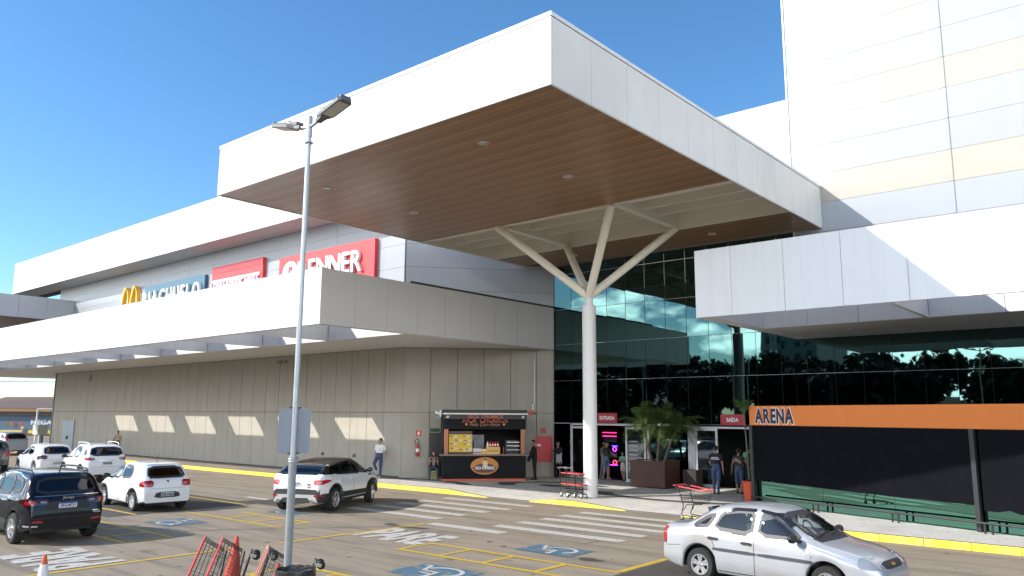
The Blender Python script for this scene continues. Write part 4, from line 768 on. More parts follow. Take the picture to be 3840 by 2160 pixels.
# --- small white SUV with roof rails
eco = dict(W=1.76, wb=2.52, wr=.34, sill=.26, rim='multi', cowl=1.05, rear_x=-1.2, tail_lift=.1, top=[(-1.98, .66), (-1.97, .84), (-1.95, 1.04), (-1.88, 1.14), (-1.66, 1.54), (-1.45, 1.62), (-.5, 1.66), (.1, 1.63), (.42, 1.53), (1.1, 1.1), (1.3, 1.05), (1.85, .95), (2.05, .8), (2.1, .6)],
  belt=[(-2, 1.12), (-1.2, 1.1), (1.0, .98), (2.1, .72)], paint=[white_p, clad], mi=lambda c: 1 if c.z < .5 else 0, glass=darkglass, side_win=[[(.9, 1.03), (.42, 1.46), (.0, 1.54), (-.03, 1.06)], [(-.1, 1.065), (-.08, 1.545), (-.75, 1.53), (-.88, 1.35), (-.82, 1.1)], [(-1.35, 1.18), (-1.3, 1.46), (-1.55, 1.4), (-1.72, 1.22)]], windshield=[(-.66, 1.13), (.66, 1.13), (.56, 1.52), (-.56, 1.52)], rear_win=[(-.7, 1.16), (.7, 1.16), (.58, 1.52), (-.58, 1.52)],
  tail_l=[(.5, .84, .97, 1.09)], tail_side=[[(-1.93, .96), (-1.62, 1.05), (-1.66, 1.12), (-1.92, 1.1)]], head_l=[[(.4, .78), (.8, .8), (.76, .92), (.5, .9)]], plate=(-.02, .84, 'DVA 9608', 0), decals=[('chrome_strip', [(-.36, .95), (.36, .95), (.36, .985), (-.36, .985)], 'rear', chrome, .015, 0), ('reverse_light', [(.52, 1.0), (.68, 1.03), (.66, 1.08), (.52, 1.07)], 'rear', clearlens, .02), ('reverse_light', [(-.52, 1.0), (-.68, 1.03), (-.66, 1.08), (-.52, 1.07)], 'rear', clearlens, .02), ('boot_seam', [(-.7, .68), (.7, .68), (.7, .688), (-.7, .688)], 'rear', joint, .003, 0)],
  seams=[(-.07, -.07, (.3, 1.05)), (1.0, .98, (.3, 1.0)), (-.9, -1.0, (.6, 1.1))], handles=[(-.25, .94), (-1.0, .98)], handlem=white_p, mirror=(.82, 1.06), antenna=(-1.3, -.1, 1.66), rails=[[(.2, .62, 1.62), (.05, .63, 1.7), (-.7, .64, 1.73), (-1.3, .62, 1.7), (-1.45, .61, 1.62)]], railm=white_p, extra=arch_flares(2.52, .34, clad))
car('white_suv', 'compact white SUV with white roof rails behind the white hatchback', 'car', (-38.5, 15.64, 0), R(174.5), eco)
# --- rounded white hatch behind it
polo = dict(gol); polo.update(W=1.74, wb=2.56, wr=.31, rim='twin', tail_l=[(.46, .78, .78, .96)], tailm=smoked, plate=(0, .58, '', 0), decals=[('boot_seam', [(-.55, .7), (.55, .7), (.55, .708), (-.55, .708)], 'rear', joint, .003, 0)], extra=None, top=[(a*1.03, b*1.01) for a, b in gol['top']], paint=[white_p], mi=lambda c: 0)
car('white_hatchback', 'plain white hatchback with dark tail lamps, half hidden left of the compact white SUV', 'car', (-44.6, 15.75, 0), R(177), polo)
van = dict(eco); van.update(paint=[green_p, green_p], tail_l=[(.5, .84, .8, 1.0)], plate=None, rails=[], decals=[], extra=None, antenna=None)
car('green_suv', 'dark grey-green SUV cut off by the left picture edge', 'car', (-48.3, 14.05, 0), R(176), van)
van2 = dict(eco); van2.update(paint=[blue_p, blue_p], tail_l=[(.66, .8, 1.05, 1.45)], tail_side=[], plate=None, rails=[], decals=[], extra=None, antenna=None, glass=darkglass, seams=[])
car('silver_van', 'pale blue-silver people carrier driving out by the gate post', 'car', (-65.6, 20.2, 0), R(192), van2)
# --- white SUV with black roof
def ev_extra(t, bvh, D):
    arch_flares(2.66, .37, clad)(t, bvh, D)
    for sd in (1, -1): b = MB(); b.tube((-2.06, sd*.58, .36), (-2.2, sd*.58, .36), .055, .06, 16); b.build('exhaust', chrome, t, world=False, smooth=40)
ev = dict(W=1.93, wb=2.66, wr=.37, sill=.28, rim='y', ww=.24, cowl=1.05, rear_x=-1.3, tail=.2, tail_lift=.04, tumble=.34, top=[(-2.14, .72), (-2.13, .88), (-2.08, 1.08), (-1.98, 1.15), (-1.62, 1.40), (-1.5, 1.455), (-.6, 1.57), (.0, 1.605), (.4, 1.55), (1.1, 1.15), (1.3, 1.11), (1.95, 1.02), (2.15, .88), (2.22, .62)],
  belt=[(-2.2, 1.14), (-1.2, 1.12), (0, 1.07), (1.1, 1.02), (2.2, .8)], paint=[white_p, clad, blackroof], mi=lambda c: 1 if c.z < (.64 if c.x < -1.72 else .45) else (2 if (c.z > lerp_prof([(-2.2, 1.16), (0, 1.085), (1.0, 1.04)], c.x)+.012 and -1.99 < c.x < 1.03) else 0), glass=glassmat('dark car glass', (.14, .145, .15), .0, .7), sealm=blackroof,
  side_win=[[(.82, 1.1), (.38, 1.45), (-.02, 1.51), (-.06, 1.11)], [(-.16, 1.12), (-.13, 1.51), (-.8, 1.46), (-.86, 1.14)], [(-.98, 1.16), (-.94, 1.44), (-1.42, 1.36), (-1.55, 1.22)]], windshield=[(-.72, 1.18), (.72, 1.18), (.58, 1.52), (-.58, 1.52)], rear_win=[(-.74, 1.165), (.74, 1.165), (.6, 1.38), (-.6, 1.38)],
  tail_l=[(.60, .9, .86, 1.0)], tail_side=[[(-2.05, .87), (-1.66, .95), (-1.7, 1.0), (-2.02, 1.01)]], tailm=mat('bright red lens', (.5, .012, .02), .1, var=.1, coat=1), head_l=[[(.5, .85), (.9, .87), (.85, .97), (.5, .95)]], plate=(.05, .86, '0E67', 1), seat=mat('pale seat leather', (.35, .33, .3), .7, var=.1),
  decals=[('skid_plate', [(-.78, .30), (-.6, .30), (-.42, .46), (.42, .46), (.6, .30), (.78, .30), (.66, .56), (-.66, .56)], 'rear', skidm, .02, 0), ('reflector', [(.62, .5), (.88, .51), (.88, .555), (.62, .55)], 'rear', redlens, .022), ('reflector', [(-.62, .5), (-.88, .51), (-.88, .555), (-.62, .55)], 'rear', redlens, .022), ('boot_seam', [(-.72, .64), (.72, .64), (.72, .648), (-.72, .648)], 'rear', joint, .003, 0), ('badge', [(-.5, .84), (-.38, .84), (-.38, .885), (-.5, .885)], 'rear', clad, .01), ('sticker', [(-.51, .76), (-.4, .76), (-.4, .81), (-.51, .81)], 'rear', mat('faded red sticker', (.45, .12, .1), .6), .01, 0), ('side_vent', [(.98, .95), (1.3, .98), (1.3, 1.01), (1.02, 1.0)], 'side', blackp, .008), ('sill_strip', [(-.8, .37), (.85, .37), (.85, .4), (-.8, .4)], 'side', skidm, .012, 0)]+[('boot_letter', [(-.40+.088*i, 1.06), (-.36+.088*i, 1.06), (-.37+.088*i, 1.085), (-.39+.088*i, 1.085)], 'rear', clad, .006, 0) for i in range(10)],
  seams=[(-.1, -.1, (.4, 1.08)), (.98, .94, (.4, 1.04)), (-.92, -1.02, (.72, 1.12))], handles=[(-.25, .95), (-1.0, .985)], handlem=white_p, mirror=(.86, 1.14), mirrorm=blackroof, steer=R(14), extra=ev_extra)
ER = R(115)
car('white_suv', 'white SUV with a black roof turning past the lamp post', 'car', (-22.2, 16.72, 0), ER, ev)
# ================================================================== STREET FURNITURE AND PROPS
def lamp(loc, label, panel=True):
    t = thing('street_lamp', label, 'street lamp', M=Matrix.Translation(loc) @ Matrix.Diagonal((.838, .838, .838, 1)), group='twin-headed street lamps'); b = MB()
    b.lathe([(.062, -.585), (.061, 2.28), (.068, 2.3), (.068, 2.38)], 24); b.lathe([(.045, 2.38), (.040, 7.6), (.04, 7.95)], 24); b.lathe([(.05, 7.62), (.05, 7.95), (.045, 7.98)], 20); b.build('pole', galv, t, world=False, smooth=40)
    for z in (2.28, 2.32, 7.5): MB().lathe([(.066, 0), (.074, .01), (.074, .02), (.066, .03)], 20, Matrix.Translation((0, 0, z))).build('clamp', galv, t, world=False, smooth=40)
    for sd in (1, -1):
        M_ = Matrix.Translation((0, 0, 7.78)) @ Matrix.Rotation(0 if sd > 0 else PI, 4, 'Z') @ Matrix.Rotation(R(-14), 4, 'Y'); a = thing_part('lamp_arm', t, M_)
        MB().tube((.0, 0, 0), (.28, 0, 0), .028, n=14).build('tube', galv, a, world=False, smooth=40)
        h = MB(); h.prism([(.24, -.05), (.38, -.06), (.5, -.13), (.95, -.135), (1.0, -.1), (1.0, .1), (.95, .135), (.5, .13), (.38, .06), (.24, .05)], -.03, .03); h.box(.3, .55, -.07, .07, .03, .09)
        for k in range(5): h.box(.6+.07*k, .62+.07*k, -.1, .1, .03, .055)
        h.box(.97, 1.0, -.1, .1, .03, .07); h.build('head', mat('dark grey lamp casting', (.12, .12, .125), .45, .2), a, world=False); MB().box(.5, .93, -.105, .105, -.036, -.0305).build('led_panel', mat('cream diffuser', (.55, .52, .46), .4), a, world=False)
    if panel:
        M_ = Matrix.Rotation(math.atan2(.82, .56), 4, 'Z'); b = MB(); n = 6; P = []
        for cx, cz, a0 in ((.2, .30, 0), (-.2, .30, 90), (-.2, -.31, 180), (.2, -.31, 270)): P += [(cx+.045*math.cos(R(a0+90*i/n)), cz+.045*math.sin(R(a0+90*i/n))) for i in range(n+1)]
        b.prism(P, .06, .064, Matrix.Translation((0, 0, 2.77)) @ M_ @ Matrix.Rotation(R(90), 4, 'X') @ Matrix.Rotation(PI, 4, 'Y')); b.build('sign_panel', greysheet, t, world=False)
        for z in (2.42, 3.13): MB().box(-.09, .09, -.075, -.06, z-.012, z+.012, M_ @ Matrix.Rotation(PI, 4, 'Z')).build('bracket', blacks, t, world=False)
    return t
lamp((-8.96, 6.15, .49), 'tall galvanised twin-headed street lamp with a blank grey sign panel on its pole'); lamp((-23.8, 6.1, .49), 'twin-headed street lamp beyond the left picture edge casting a thin shadow', False)

def cart_mesh(t, rimm, big=True):
    fr = MB(); L0, L1 = -.42, .46
    ring = lambda z, a, b_, w0, w1: [(a, -w0, z), (b_, -w1, z+.0), (b_, w1, z), (a, w0, z), (a, -w0, z)]
    rim = MB(); rim.path([(L0, -.27, .98), (L1, -.22, .90), (L1, .22, .90), (L0, .27, .98)], .016, 8); rim.build('rim', rimm, t, world=False, smooth=60)
    wr_ = MB()
    for k in range(7):
        f = k/6; z0 = .52+(.98-.52)*f; z1 = .56+(.90-.56)*f; w0 = .2+.07*f; w1 = .17+.05*f; wr_.path([(L0+.03*(1-f), -w0, z0), (L1-.1*(1-f), -w1, z1), (L1-.1*(1-f), w1, z1), (L0+.03*(1-f), w0, z0), (L0+.03*(1-f), -w0, z0)], .004, 4)
    for k in range(17):
        f = k/16; xt = L0+(L1-L0)*f; xb_ = L0+.03+(L1-.1-L0-.03)*f; zt = .98-.08*f; zb = .52+.04*f
        for sd in (1, -1): wr_.tube((xb_, sd*(.2-.03*f), zb), (xt, sd*(.27-.05*f), zt), .0026, n=4, cap=False)
        wr_.tube((xb_, -(.2-.03*f), zb), (xb_, .2-.03*f, zb), .0026, n=4, cap=False)
    for k in range(9):
        f = k/8-.5; wr_.tube((L1-.1, .34*f, .56), (L1, .44*f, .90), .0026, n=4, cap=False); wr_.tube((L0+.03, .4*f, .52), (L0, .54*f, .98), .0026, n=4, cap=False); wr_.tube((L0+.03, .4*f, .52), (L1-.1, .34*f, .56), .0026, n=4, cap=False)
    wr_.build('wire_basket', wire, t, world=False)
    for sd in (1, -1):
        fr.path([(L0-.18, sd*.26, 1.0), (L0-.02, sd*.25, .9), (L0+.12, sd*.22, .46), (L0+.02, sd*.2, .16)], .014, 8); fr.path([(L0+.02, sd*.2, .16), (L1-.02, sd*.13, .15), (L1, sd*.0, .15)], .014, 8); fr.path([(L0+.1, sd*.2, .3), (L0+.2, sd*.18, .47), (L1-.12, sd*.15, .52)], .012, 8)
    fr.build('frame', blacks, t, world=False, smooth=60)
    MB().tube((L0-.19, -.27, 1.0), (L0-.19, .27, 1.0), .02, n=12).build('handle', rimm, t, world=False, smooth=60)
    for x, y in ((L0+.04, -.2), (L0+.04, .2), (L1-.06, -.12), (L1-.06, .12)):
        wo = thing_part('caster', t, Matrix.Translation((x, y, .062))); MB().lathe([(.02, -.016), (.058, -.016), (.062, 0), (.058, .016), (.02, .016)], 20, Matrix.Rotation(PI/2, 4, 'X')).build('tyre', rubber, wo, world=False, smooth=40); MB().box(-.025, .025, -.028, .028, .0, .1).build('fork', mat('zinc fork', (.5, .49, .42), .4, .5), wo, world=False)
Uh = Vector((.54, .84, 0)); tl = R(15)
def tipped(P, rimm, label, lean=tl):
    F = Vector((0, 0, math.cos(lean)))+Uh*math.sin(lean); U = Vector((0, 0, math.sin(lean)))-Uh*math.cos(lean); L = U.cross(F)
    Mx = Matrix(((F.x, L.x, U.x, 0), (F.y, L.y, U.y, 0), (F.z, L.z, U.z, 0), (0, 0, 0, 1))); off = Mx @ Vector((.46, 0, .90)); Mx.translation = Vector(P)-off
    t = thing('shopping_cart', label, 'shopping cart', group='shopping carts', M=Mx); cart_mesh(t, rimm)
tipped((-11.94, 6.64, 1.08), cartred, 'leftmost upended red-rimmed shopping cart beside the lamp post'); tipped((-11.63, 6.77, 1.09), cartred, 'upended red-rimmed shopping cart holding the tall orange cone'); tipped((-10.80, 7.05, 1.02), cartpink, 'upended faded pink-rimmed shopping cart right behind the black bin')
t = thing('shopping_cart', 'red-handled shopping cart standing upright behind the silver saloon', 'shopping cart', (-11.0, 21.35, .02), R(-12), 'shopping carts'); cart_mesh(t, cartred)
def twotier(loc, rz, label):
    t = thing('two_tier_cart', label, 'shopping cart', loc, rz, 'two-tier carts'); fr = MB()
    for sd in (1, -1):
        fr.path([(-.42, sd*.2, 1.02), (-.36, sd*.2, .9), (-.3, sd*.2, .12)], .013, 8); fr.path([(-.3, sd*.2, .22), (.36, sd*.13, .14)], .015, 8); fr.path([(.1, sd*.17, .2), (.05, sd*.17, .86)], .012, 8)
    fr.path([(.36, -.13, .14), (.36, .13, .14)], .015, 8); fr.build('frame', blacks, t, world=False, smooth=60); MB().tube((-.43, -.22, 1.02), (-.43, .22, 1.02), .018, n=12).build('handle', mat('grey grip', (.4, .38, .38), .5), t, world=False, smooth=60)
    for z0, z1, x1 in ((.68, .85, .26), (.3, .47, .38)):
        b = MB(); b.path([(-.3, -.2, z1), (x1, -.16, z1-.02), (x1, .16, z1-.02), (-.3, .2, z1), (-.3, -.2, z1)], .014, 8); b.build('rim', cartred, t, world=False); b = MB()
        for k in range(5): z = z0+(z1-z0)*k/4; b.path([(-.3, -.19, z), (x1-.03, -.15, z), (x1-.03, .15, z), (-.3, .19, z), (-.3, -.19, z)], .004, 4)
        for k in range(13): x = -.3+(x1+.27)*k/12; b.path([(x, -.19, z1), (x, -.18, z0), (x, .18, z0), (x, .19, z1)], .0035, 4)
        b.build('wire_basket', wire, t, world=False)
    for x, y in ((-.28, -.2), (-.28, .2), (.32, -.12), (.32, .12)):
        wo = thing_part('caster', t, Matrix.Translation((x, y, .062))); MB().lathe([(.02, -.016), (.058, -.016), (.062, 0), (.058, .016), (.02, .016)], 20, Matrix.Rotation(PI/2, 4, 'X')).build('tyre', rubber, wo, world=False, smooth=40); MB().box(-.03, .03, -.03, .03, .0, .1).build('fork', mat('white fork', (.6, .6, .58), .4), wo, world=False)
twotier((-16.95, 23.35, .15), R(-10), 'two-tier cart with red trays nested against the column, left one'); twotier((-16.62, 23.28, .15), R(-10), 'two-tier cart with red trays nested against the column, right one')

def cone(P, label, M=None, band=True):
    t = thing('traffic_cone', label, 'traffic cone', P, 0, 'orange traffic cones', M=M); MB().lathe([(.15, .03), (.03, .72), (.022, .75)], 28).build('cone', cone_o if band else cone_r, t, world=False, smooth=40); MB().box(-.19, .19, -.19, .19, 0, .03).build('base', cone_o if band else cone_r, t, world=False)
    if band: MB().lathe([(.0865, .41), (.0535, .60)], 28, cap=False).build('white_band', whitep, t, world=False, smooth=40)
cone((-14.35, 5.22, 0), 'orange traffic cone with a wide white band at the lower left')
CM = Matrix.Translation((-11.70, 7.0, .36)) @ Matrix.Rotation(R(62), 4, 'Z') @ Matrix.Rotation(R(4), 4, 'Y'); cone(None, 'tall orange cone without band standing behind the wire of a tipped cart', CM, False)
cone(None, 'short orange cone tip showing through the pink-rimmed cart', Matrix.Translation((-10.87, 7.25, .02)) @ Matrix.Rotation(R(5), 4, 'Y'), False)
bn = thing('litter_bin', 'tall round black litter bin lined with a black bag at the lamp foot', 'bin', (-8.61, 6.03, 0))
MB().lathe([(.18, 0), (.232, 1.09), (.22, 1.1)], 32, cap=False).build('bucket', blackp, bn, world=False, smooth=40)
b = MB(); n = 40; rnd = random.Random(2); jt = [rnd.uniform(-1, 1) for _ in range(n)]
prf = [(.235, .82), (.245, .95), (.25, 1.06), (.245, 1.13), (.225, 1.132), (.2, 1.0), (.17, .7), (.001, .6)]
b.lathe(prf, n); b.v = [(x*(1+.012*jt[i % n]*(1 if i//n < 4 else .6)), y*(1+.012*jt[i % n]), z+.009*jt[(i*7) % n]*(1 if 0 < i//n < 5 else 0)) for i, (x, y, z) in enumerate(b.v)]
b.build('bag', mat('black bin bag', (.022, .022, .024), .22, var=.2, bump=.6, bscale=25), bn, world=False, smooth=70)

# ---- bollard lights, fire gear, conduit
for x, lab in ((-31.7, 'short steel bollard lamp at the wall, left of the two above the white SUV roof'), (-29.3, 'short steel bollard lamp at the wall, right of the two above the white SUV roof')):
    t = thing('bollard_lamp', lab, 'bollard lamp', (x, 23.4, .15), 0, 'bollard lamps along the wall'); MB().lathe([(.035, 0), (.035, .95)], 14).build('post', galv, t, world=False, smooth=40); MB().ball((0, 0, 1.0), .085, 16).build('head', mat('smoked globe', (.12, .12, .12), .2, .3), t, world=False, smooth=60)
def on_obl(s, z, out=0): return OM @ Matrix.Translation((s, -out, z)) @ Matrix.Rotation(PI/2, 4, 'X')
t = thing('fire_extinguisher', 'red fire extinguisher hanging on the wall left of the kiosk', 'fire extinguisher', M=OM @ Matrix.Translation((.78, -.11, 1.12)))
MB().lathe([(.06, 0), (.085, .03), (.085, .44), (.05, .52), (.025, .55)], 24).build('cylinder', redsign, t, world=False, smooth=40); MB().lathe([(.087, .2), (.087, .36)], 24, cap=False).build('paper_label', whitep, t, world=False, smooth=40)
b = MB(); b.box(-.03, .03, -.02, .02, .55, .6); b.path([(.0, 0, .6), (.08, 0, .72), (-.02, 0, .8), (-.12, 0, .74), (-.09, -.02, .5)], .013, 8); b.build('hose', blackp, t, world=False)
t = thing('fire_sign', 'small red square fire extinguisher sign above the extinguisher', 'sign', M=on_obl(.68, 2.05, .012)); MB().box(0, .26, 0, .26, 0, .01).build('plate', redsign2, t, world=False); MB().box(.09, .17, .05, .18, .01, .013).box(.11, .15, .18, .21, .01, .013).build('pictogram', whitelet, t, world=False)
t = thing('fire_cabinet', 'red fire hose cabinet on the wall right of the kiosk', 'cabinet', M=on_obl(6.38, .85, .02)); MB().box(0, .78, 0, 1.2, 0, .08).build('case', redsign, t, world=False); MB().box(.03, .75, .03, 1.17, .08, .09).build('door', redsign, t, world=False); MB().box(.02, .22, .74, .84, .09, .1).build('notice', whitep, t, world=False); MB().tube((.09, .58, .09), (.09, .58, .12), .03, n=12).build('handle', blacks, t, world=False)
t = thing('fire_sign', 'small red square sign with a hose ring above the fire cabinet', 'sign', M=on_obl(6.62, 2.2, .012)); MB().box(0, .24, 0, .24, 0, .01).build('plate', mat('dull red sign face'), t, world=False); MB().lathe([(.05, .011), (.08, .011)], 20, Matrix.Translation((.12, .12, 0)), cap=False).build('ring', terracotta, t, world=False)
t = thing('fire_alarm', 'red alarm sounder plate and round bell on the wall above the kiosk corner', 'alarm', M=on_obl(6.02, 3.06, .012)); MB().box(0, .17, 0, .2, 0, .05).build('sounder', redsign2, t, world=False); MB().lathe([(.06, 0), (.06, .05), (.03, .07)], 16, Matrix.Translation((.28, .09, 0))).build('bell', mat('dark red bell', (.15, .02, .02), .4), t, world=False)
t = thing('wall_conduit', 'thin white conduit with two switch boxes running down the wall by the glass', 'conduit', M=on_obl(6.3, 3.45, .01)); MB().tube((0, .1, .02), (0, 2.2, .02), .022, n=10).build('pipe', whitep, t, world=False, smooth=40)
for z in (0, -.13): MB().box(-.12, -.03, z, z+.1, 0, .06).build('box', whitep, t, world=False)
t = thing('dark_doorway_panel', 'black notice board panel in the wall left of the kiosk', 'panel', M=on_obl(1.33, .2, .03)); MB().box(0, .62, 0, 2.0, 0, .02).build('board', blacks, t, world=False); MB().box(.02, .45, 2.05, 2.2, 0, .02).build('green_notice', mat('dark green notice', (.02, .06, .03), .5), t, world=False)

# ---- churros kiosk (x along the front, y into it)
K1 = Vector((-25.04, 24.91, .15)); KM = Matrix.Translation(K1) @ Matrix.Rotation(math.atan2(2.79, 2.46), 4, 'Z')
ki = thing('churros_kiosk', 'black corrugated churros kiosk with orange posts, counter and oval logo sign', 'kiosk', M=KM)
def kb(nm, q, m, parent=ki): return MB().box(*q).build(nm, m, parent, world=False)
kb('plinth', (0, 3.72, .02, 1.9, .0, .1), koran2)
def corrug(nm, x0, x1, y, z0, z1):
    b = MB(); n = int((x1-x0)/.05); X = [x0+(x1-x0)*i/n for i in range(n+1)]; V = []
    for i, x in enumerate(X): V += [(x, y-(.012 if i % 2 else 0), z0), (x, y-(.012 if i % 2 else 0), z1)]
    b.add(V, [(2*i, 2*i+2, 2*i+3, 2*i+1) for i in range(n)]); return b.build(nm, kblack, ki, world=False)
kb('front_core', (.0, 3.72, .03, .3, .1, 1.1), kblack); corrug('front_cladding', .0, 3.72, .025, .1, 1.1); kb('counter', (-.13, 3.86, -.18, .4, 1.1, 1.17), mat('grey brown counter', (.16, .11, .09), .4, var=.1))
for x in (.06, 3.5): kb('post', (x, x+.17, .02, .2, 1.17, 2.26), korange)
for x in (.0, 3.68): kb('side_panel', (x, x+.04, .3, 1.9, .1, 2.9), kblack)
kb('back_panel', (.0, 3.72, 1.86, 1.9, .1, 2.9), kblack); kb('floor_deck', (.05, 3.67, .3, 1.85, .1, .14), kblack); kb('roof', (-.02, 3.76, .0, 1.95, 3.0, 3.12), blackp); kb('upper_core', (.0, 3.72, .03, .12, 2.26, 3.0), kblack); corrug('upper_cladding', .0, 3.72, .025, 2.26, 3.0)
kb('awning_box', (-.02, 3.76, -.16, .02, 2.98, 3.12), blackp); kb('awning_bar', (-.02, 3.78, -.2, -.12, 2.91, 2.97), whitep); kb('awning_valance', (.0, 3.74, -.16, -.15, 2.7, 2.91), blackp)
text('lettering', 'XICA  CHURROS', 1.6, .165, koran2, ki, Matrix.Translation((1.06, -.163, 2.735)) @ Matrix.Rotation(PI/2, 4, 'X'), .004, .012, world=False); text('lettering', 'XICA  CHURROS', 2.05, .24, koran2, ki, Matrix.Translation((.83, .005, 2.55)) @ Matrix.Rotation(PI/2, 4, 'X'), .006, .012, world=False)
text('lettering', 'Feito Com Amor', 1.4, .15, korange, ki, Matrix.Translation((1.17, .005, 2.40)) @ Matrix.Rotation(PI/2, 4, 'X'), .006, .0, .35, world=False)
def heart(x, z, s):
    P = [(x+s*.055*16*math.sin(a)**3/16*1.1, z+s*.06*(13*math.cos(a)-5*math.cos(2*a)-2*math.cos(3*a)-math.cos(4*a))/16) for a in [2*PI*i/30 for i in range(30)]]; MB().prism([(p, -q) for p, q in reversed(P)], -.012, 0, Matrix.Rotation(-PI/2, 4, 'X')).build('heart', mat('orange heart', (.6, .2, .05), .5), ki, world=False)
heart(1.03, 2.47, 1.1); heart(2.72, 2.47, 1.1)
for x in (.12, 3.5): kb('valance_logo', (x, x+.11, -.164, -.161, 2.76, 2.79), whitep); kb('valance_logo', (x+.01, x+.13, -.164, -.161, 2.81, 2.84), whitep)
sg = thing_part('logo_sign', ki, Matrix.Translation((1.86, -.03, .66)) @ Matrix.Rotation(PI/2, 4, 'X'))
def oval(nm, rx, ry, z0, z1, m, wob=0, c=(0, 0)): MB().prism([(c[0]+rx*math.cos(a)*(1+wob*math.cos(8*a)), c[1]+ry*math.sin(a)*(1+wob*math.cos(6*a))) for a in [2*PI*i/48 for i in range(48)]], z0, z1).build(nm, m, sg, world=False)
oval('board', .62, .375, 0, .03, mat('orange logo', (.55, .2, .03), .5, var=.03)); oval('shield', .5, .2, .03, .036, mat('brown logo', (.10, .05, .035), .5), .035, (0, -.1)); oval('figure', .12, .13, .036, .04, mat('cream logo', (.65, .5, .2), .5), .02, (.02, .13)); oval('figure', .09, .09, .04, .043, mat('pale cream logo', (.7, .55, .38), .5), 0, (.02, .1)); oval('figure', .12, .07, .036, .04, mat('pale cream logo'), 0, (.02, -.0)); oval('figure', .055, .04, .04, .043, mat('brown logo'), 0, (.02, .27))
text('lettering', 'XICA CHURROS', .86, .125, whitelet, sg, Matrix.Translation((-.43, -.15, .04)), .004, .03, world=False)
def top_on_kiosk(nm, label, cat, x, y, rz=0, group=None, z=1.17): return thing(nm, label, cat, M=KM @ Matrix.Translation((x, y, z)) @ Matrix.Rotation(rz, 4, 'Z'), group=group)
mb_ = top_on_kiosk('menu_board', 'yellow picture menu board leaning on the left kiosk post', 'menu board', .27, .05); yel = mat('yellow menu print', (.62, .40, .03), .5, var=.1, scale=4); brn = mat('brown menu print', (.08, .035, .025), .5); cream2 = mat('cream menu print', (.62, .55, .42), .5)
MB().box(0, 1.02, 0, .02, .02, 1.0).build('board', yel, mb_, world=False); MB().box(0, 1.02, -.003, -.0005, .86, 1.0).build('header', brn, mb_, world=False); MB().box(0, 1.02, -.003, -.0005, .02, .09).build('footer', brn, mb_, world=False)
rnd = random.Random(4)
for k, (x, z) in enumerate(((.06, .72), (.62, .72), (.28, .55), (.68, .54), (.06, .4), (.66, .38), (.08, .2), (.5, .14), (.74, .16))):
    MB().box(x+.1, x+.3, -.004, -.001, z, z+.085).build('price_panel', cream2, mb_, world=False); MB().box(x-.02, x+.14, -.008, -.005, z+.03, z+.075, Matrix()).build('picture', mat('churro print', (.28, .10, .03), .5), mb_, world=False)
fr_ = top_on_kiosk('fridge', 'small grey fridge inside the kiosk behind the counter', 'fridge', 1.35, 1.1, 0, None, .14); MB().box(0, .6, 0, .55, 0, 1.85).build('cabinet', mat('grey fridge', (.22, .24, .27), .4, var=.05), fr_, world=False); MB().box(.08, .13, -.03, 0, 1.2, 1.6).build('handle', blacks, fr_, world=False)
for x, z in ((.15, 1.66), (.23, 1.6), (.31, 1.7)): MB().box(x, x+.04, -.012, -.001, z, z+.08).build('magnet', blacks, fr_, world=False)
bxm = mat('white cup box', (.5, .5, .5), .5, var=.2, scale=12)
t = top_on_kiosk('paper_box', 'white printed carton standing on the kiosk counter left of the yellow carton', 'box', 1.36, .02); MB().box(0, .36, 0, .2, 0, .25).build('carton', bxm, t, world=False); MB().box(.02, .34, -.003, 0, .04, .1).build('print', mat('red print', (.4, .08, .06), .5), t, world=False)
t = top_on_kiosk('paper_box', 'small yellow carton between two bigger cartons on the kiosk counter', 'box', 1.73, .05); MB().box(0, .2, 0, .18, 0, .22).build('carton', yel, t, world=False); MB().box(.02, .18, -.003, 0, .15, .21).build('print', whitep, t, world=False)
t = top_on_kiosk('paper_box', 'large yellow carton carrying the red sauce bottles on the kiosk counter', 'box', 1.95, .0); MB().box(0, .6, 0, .3, 0, .31).build('carton', mat('pale yellow carton', (.6, .42, .1), .5, var=.25, scale=9), t, world=False); MB().box(.05, .55, -.003, 0, .12, .16).build('print', mat('red print'), t, world=False)
for k in range(5):
    red = k > 0; lab = ('white sauce bottle, first in the row on the yellow carton' if k == 0 else '%s red sauce bottle in the row on the yellow carton' % ('first', 'second', 'third', 'last')[k-1])
    t = top_on_kiosk('sauce_bottle', lab, 'bottle', 2.0+.115*k, .1, 0, 'sauce bottles on the yellow carton', 1.48); MB().lathe([(.045, 0), (.048, .02), (.048, .16), (.03, .19)], 18).build('bottle', redsign2 if red else whitep, t, world=False, smooth=40); MB().lathe([(.022, .19), (.006, .25)], 12).build('cap', redsign2 if red else whitep, t, world=False, smooth=40); MB().box(-.03, .03, -.052, -.049, .05, .13).build('paper_label', whitelet, t, world=False)
t = top_on_kiosk('food_warmer', 'chrome glass-fronted food warmer at the right end of the kiosk counter', 'food warmer', 2.85, .15); MB().box(0, .6, .02, .5, 0, .06).build('base', blacks, t, world=False); MB().box(0, .6, .3, .5, .06, .6).build('back', blacks, t, world=False)
for z in (.16, .34, .5): MB().box(.02, .6, .0, .3, z, z+.03).build('shelf', chrome, t, world=False)
t = top_on_kiosk('drink_bottle', 'slim red-capped bottle beside the food warmer', 'bottle', 2.72, .1); MB().lathe([(.03, 0), (.03, .26), (.012, .34)], 14).build('bottle', mat('red bottle', (.3, .02, .03), .3), t, world=False, smooth=40)
t = thing('security_camera', 'white floodlight and camera cluster at the upper left kiosk corner', 'camera', M=KM @ Matrix.Translation((-.12, -.05, 2.85)))
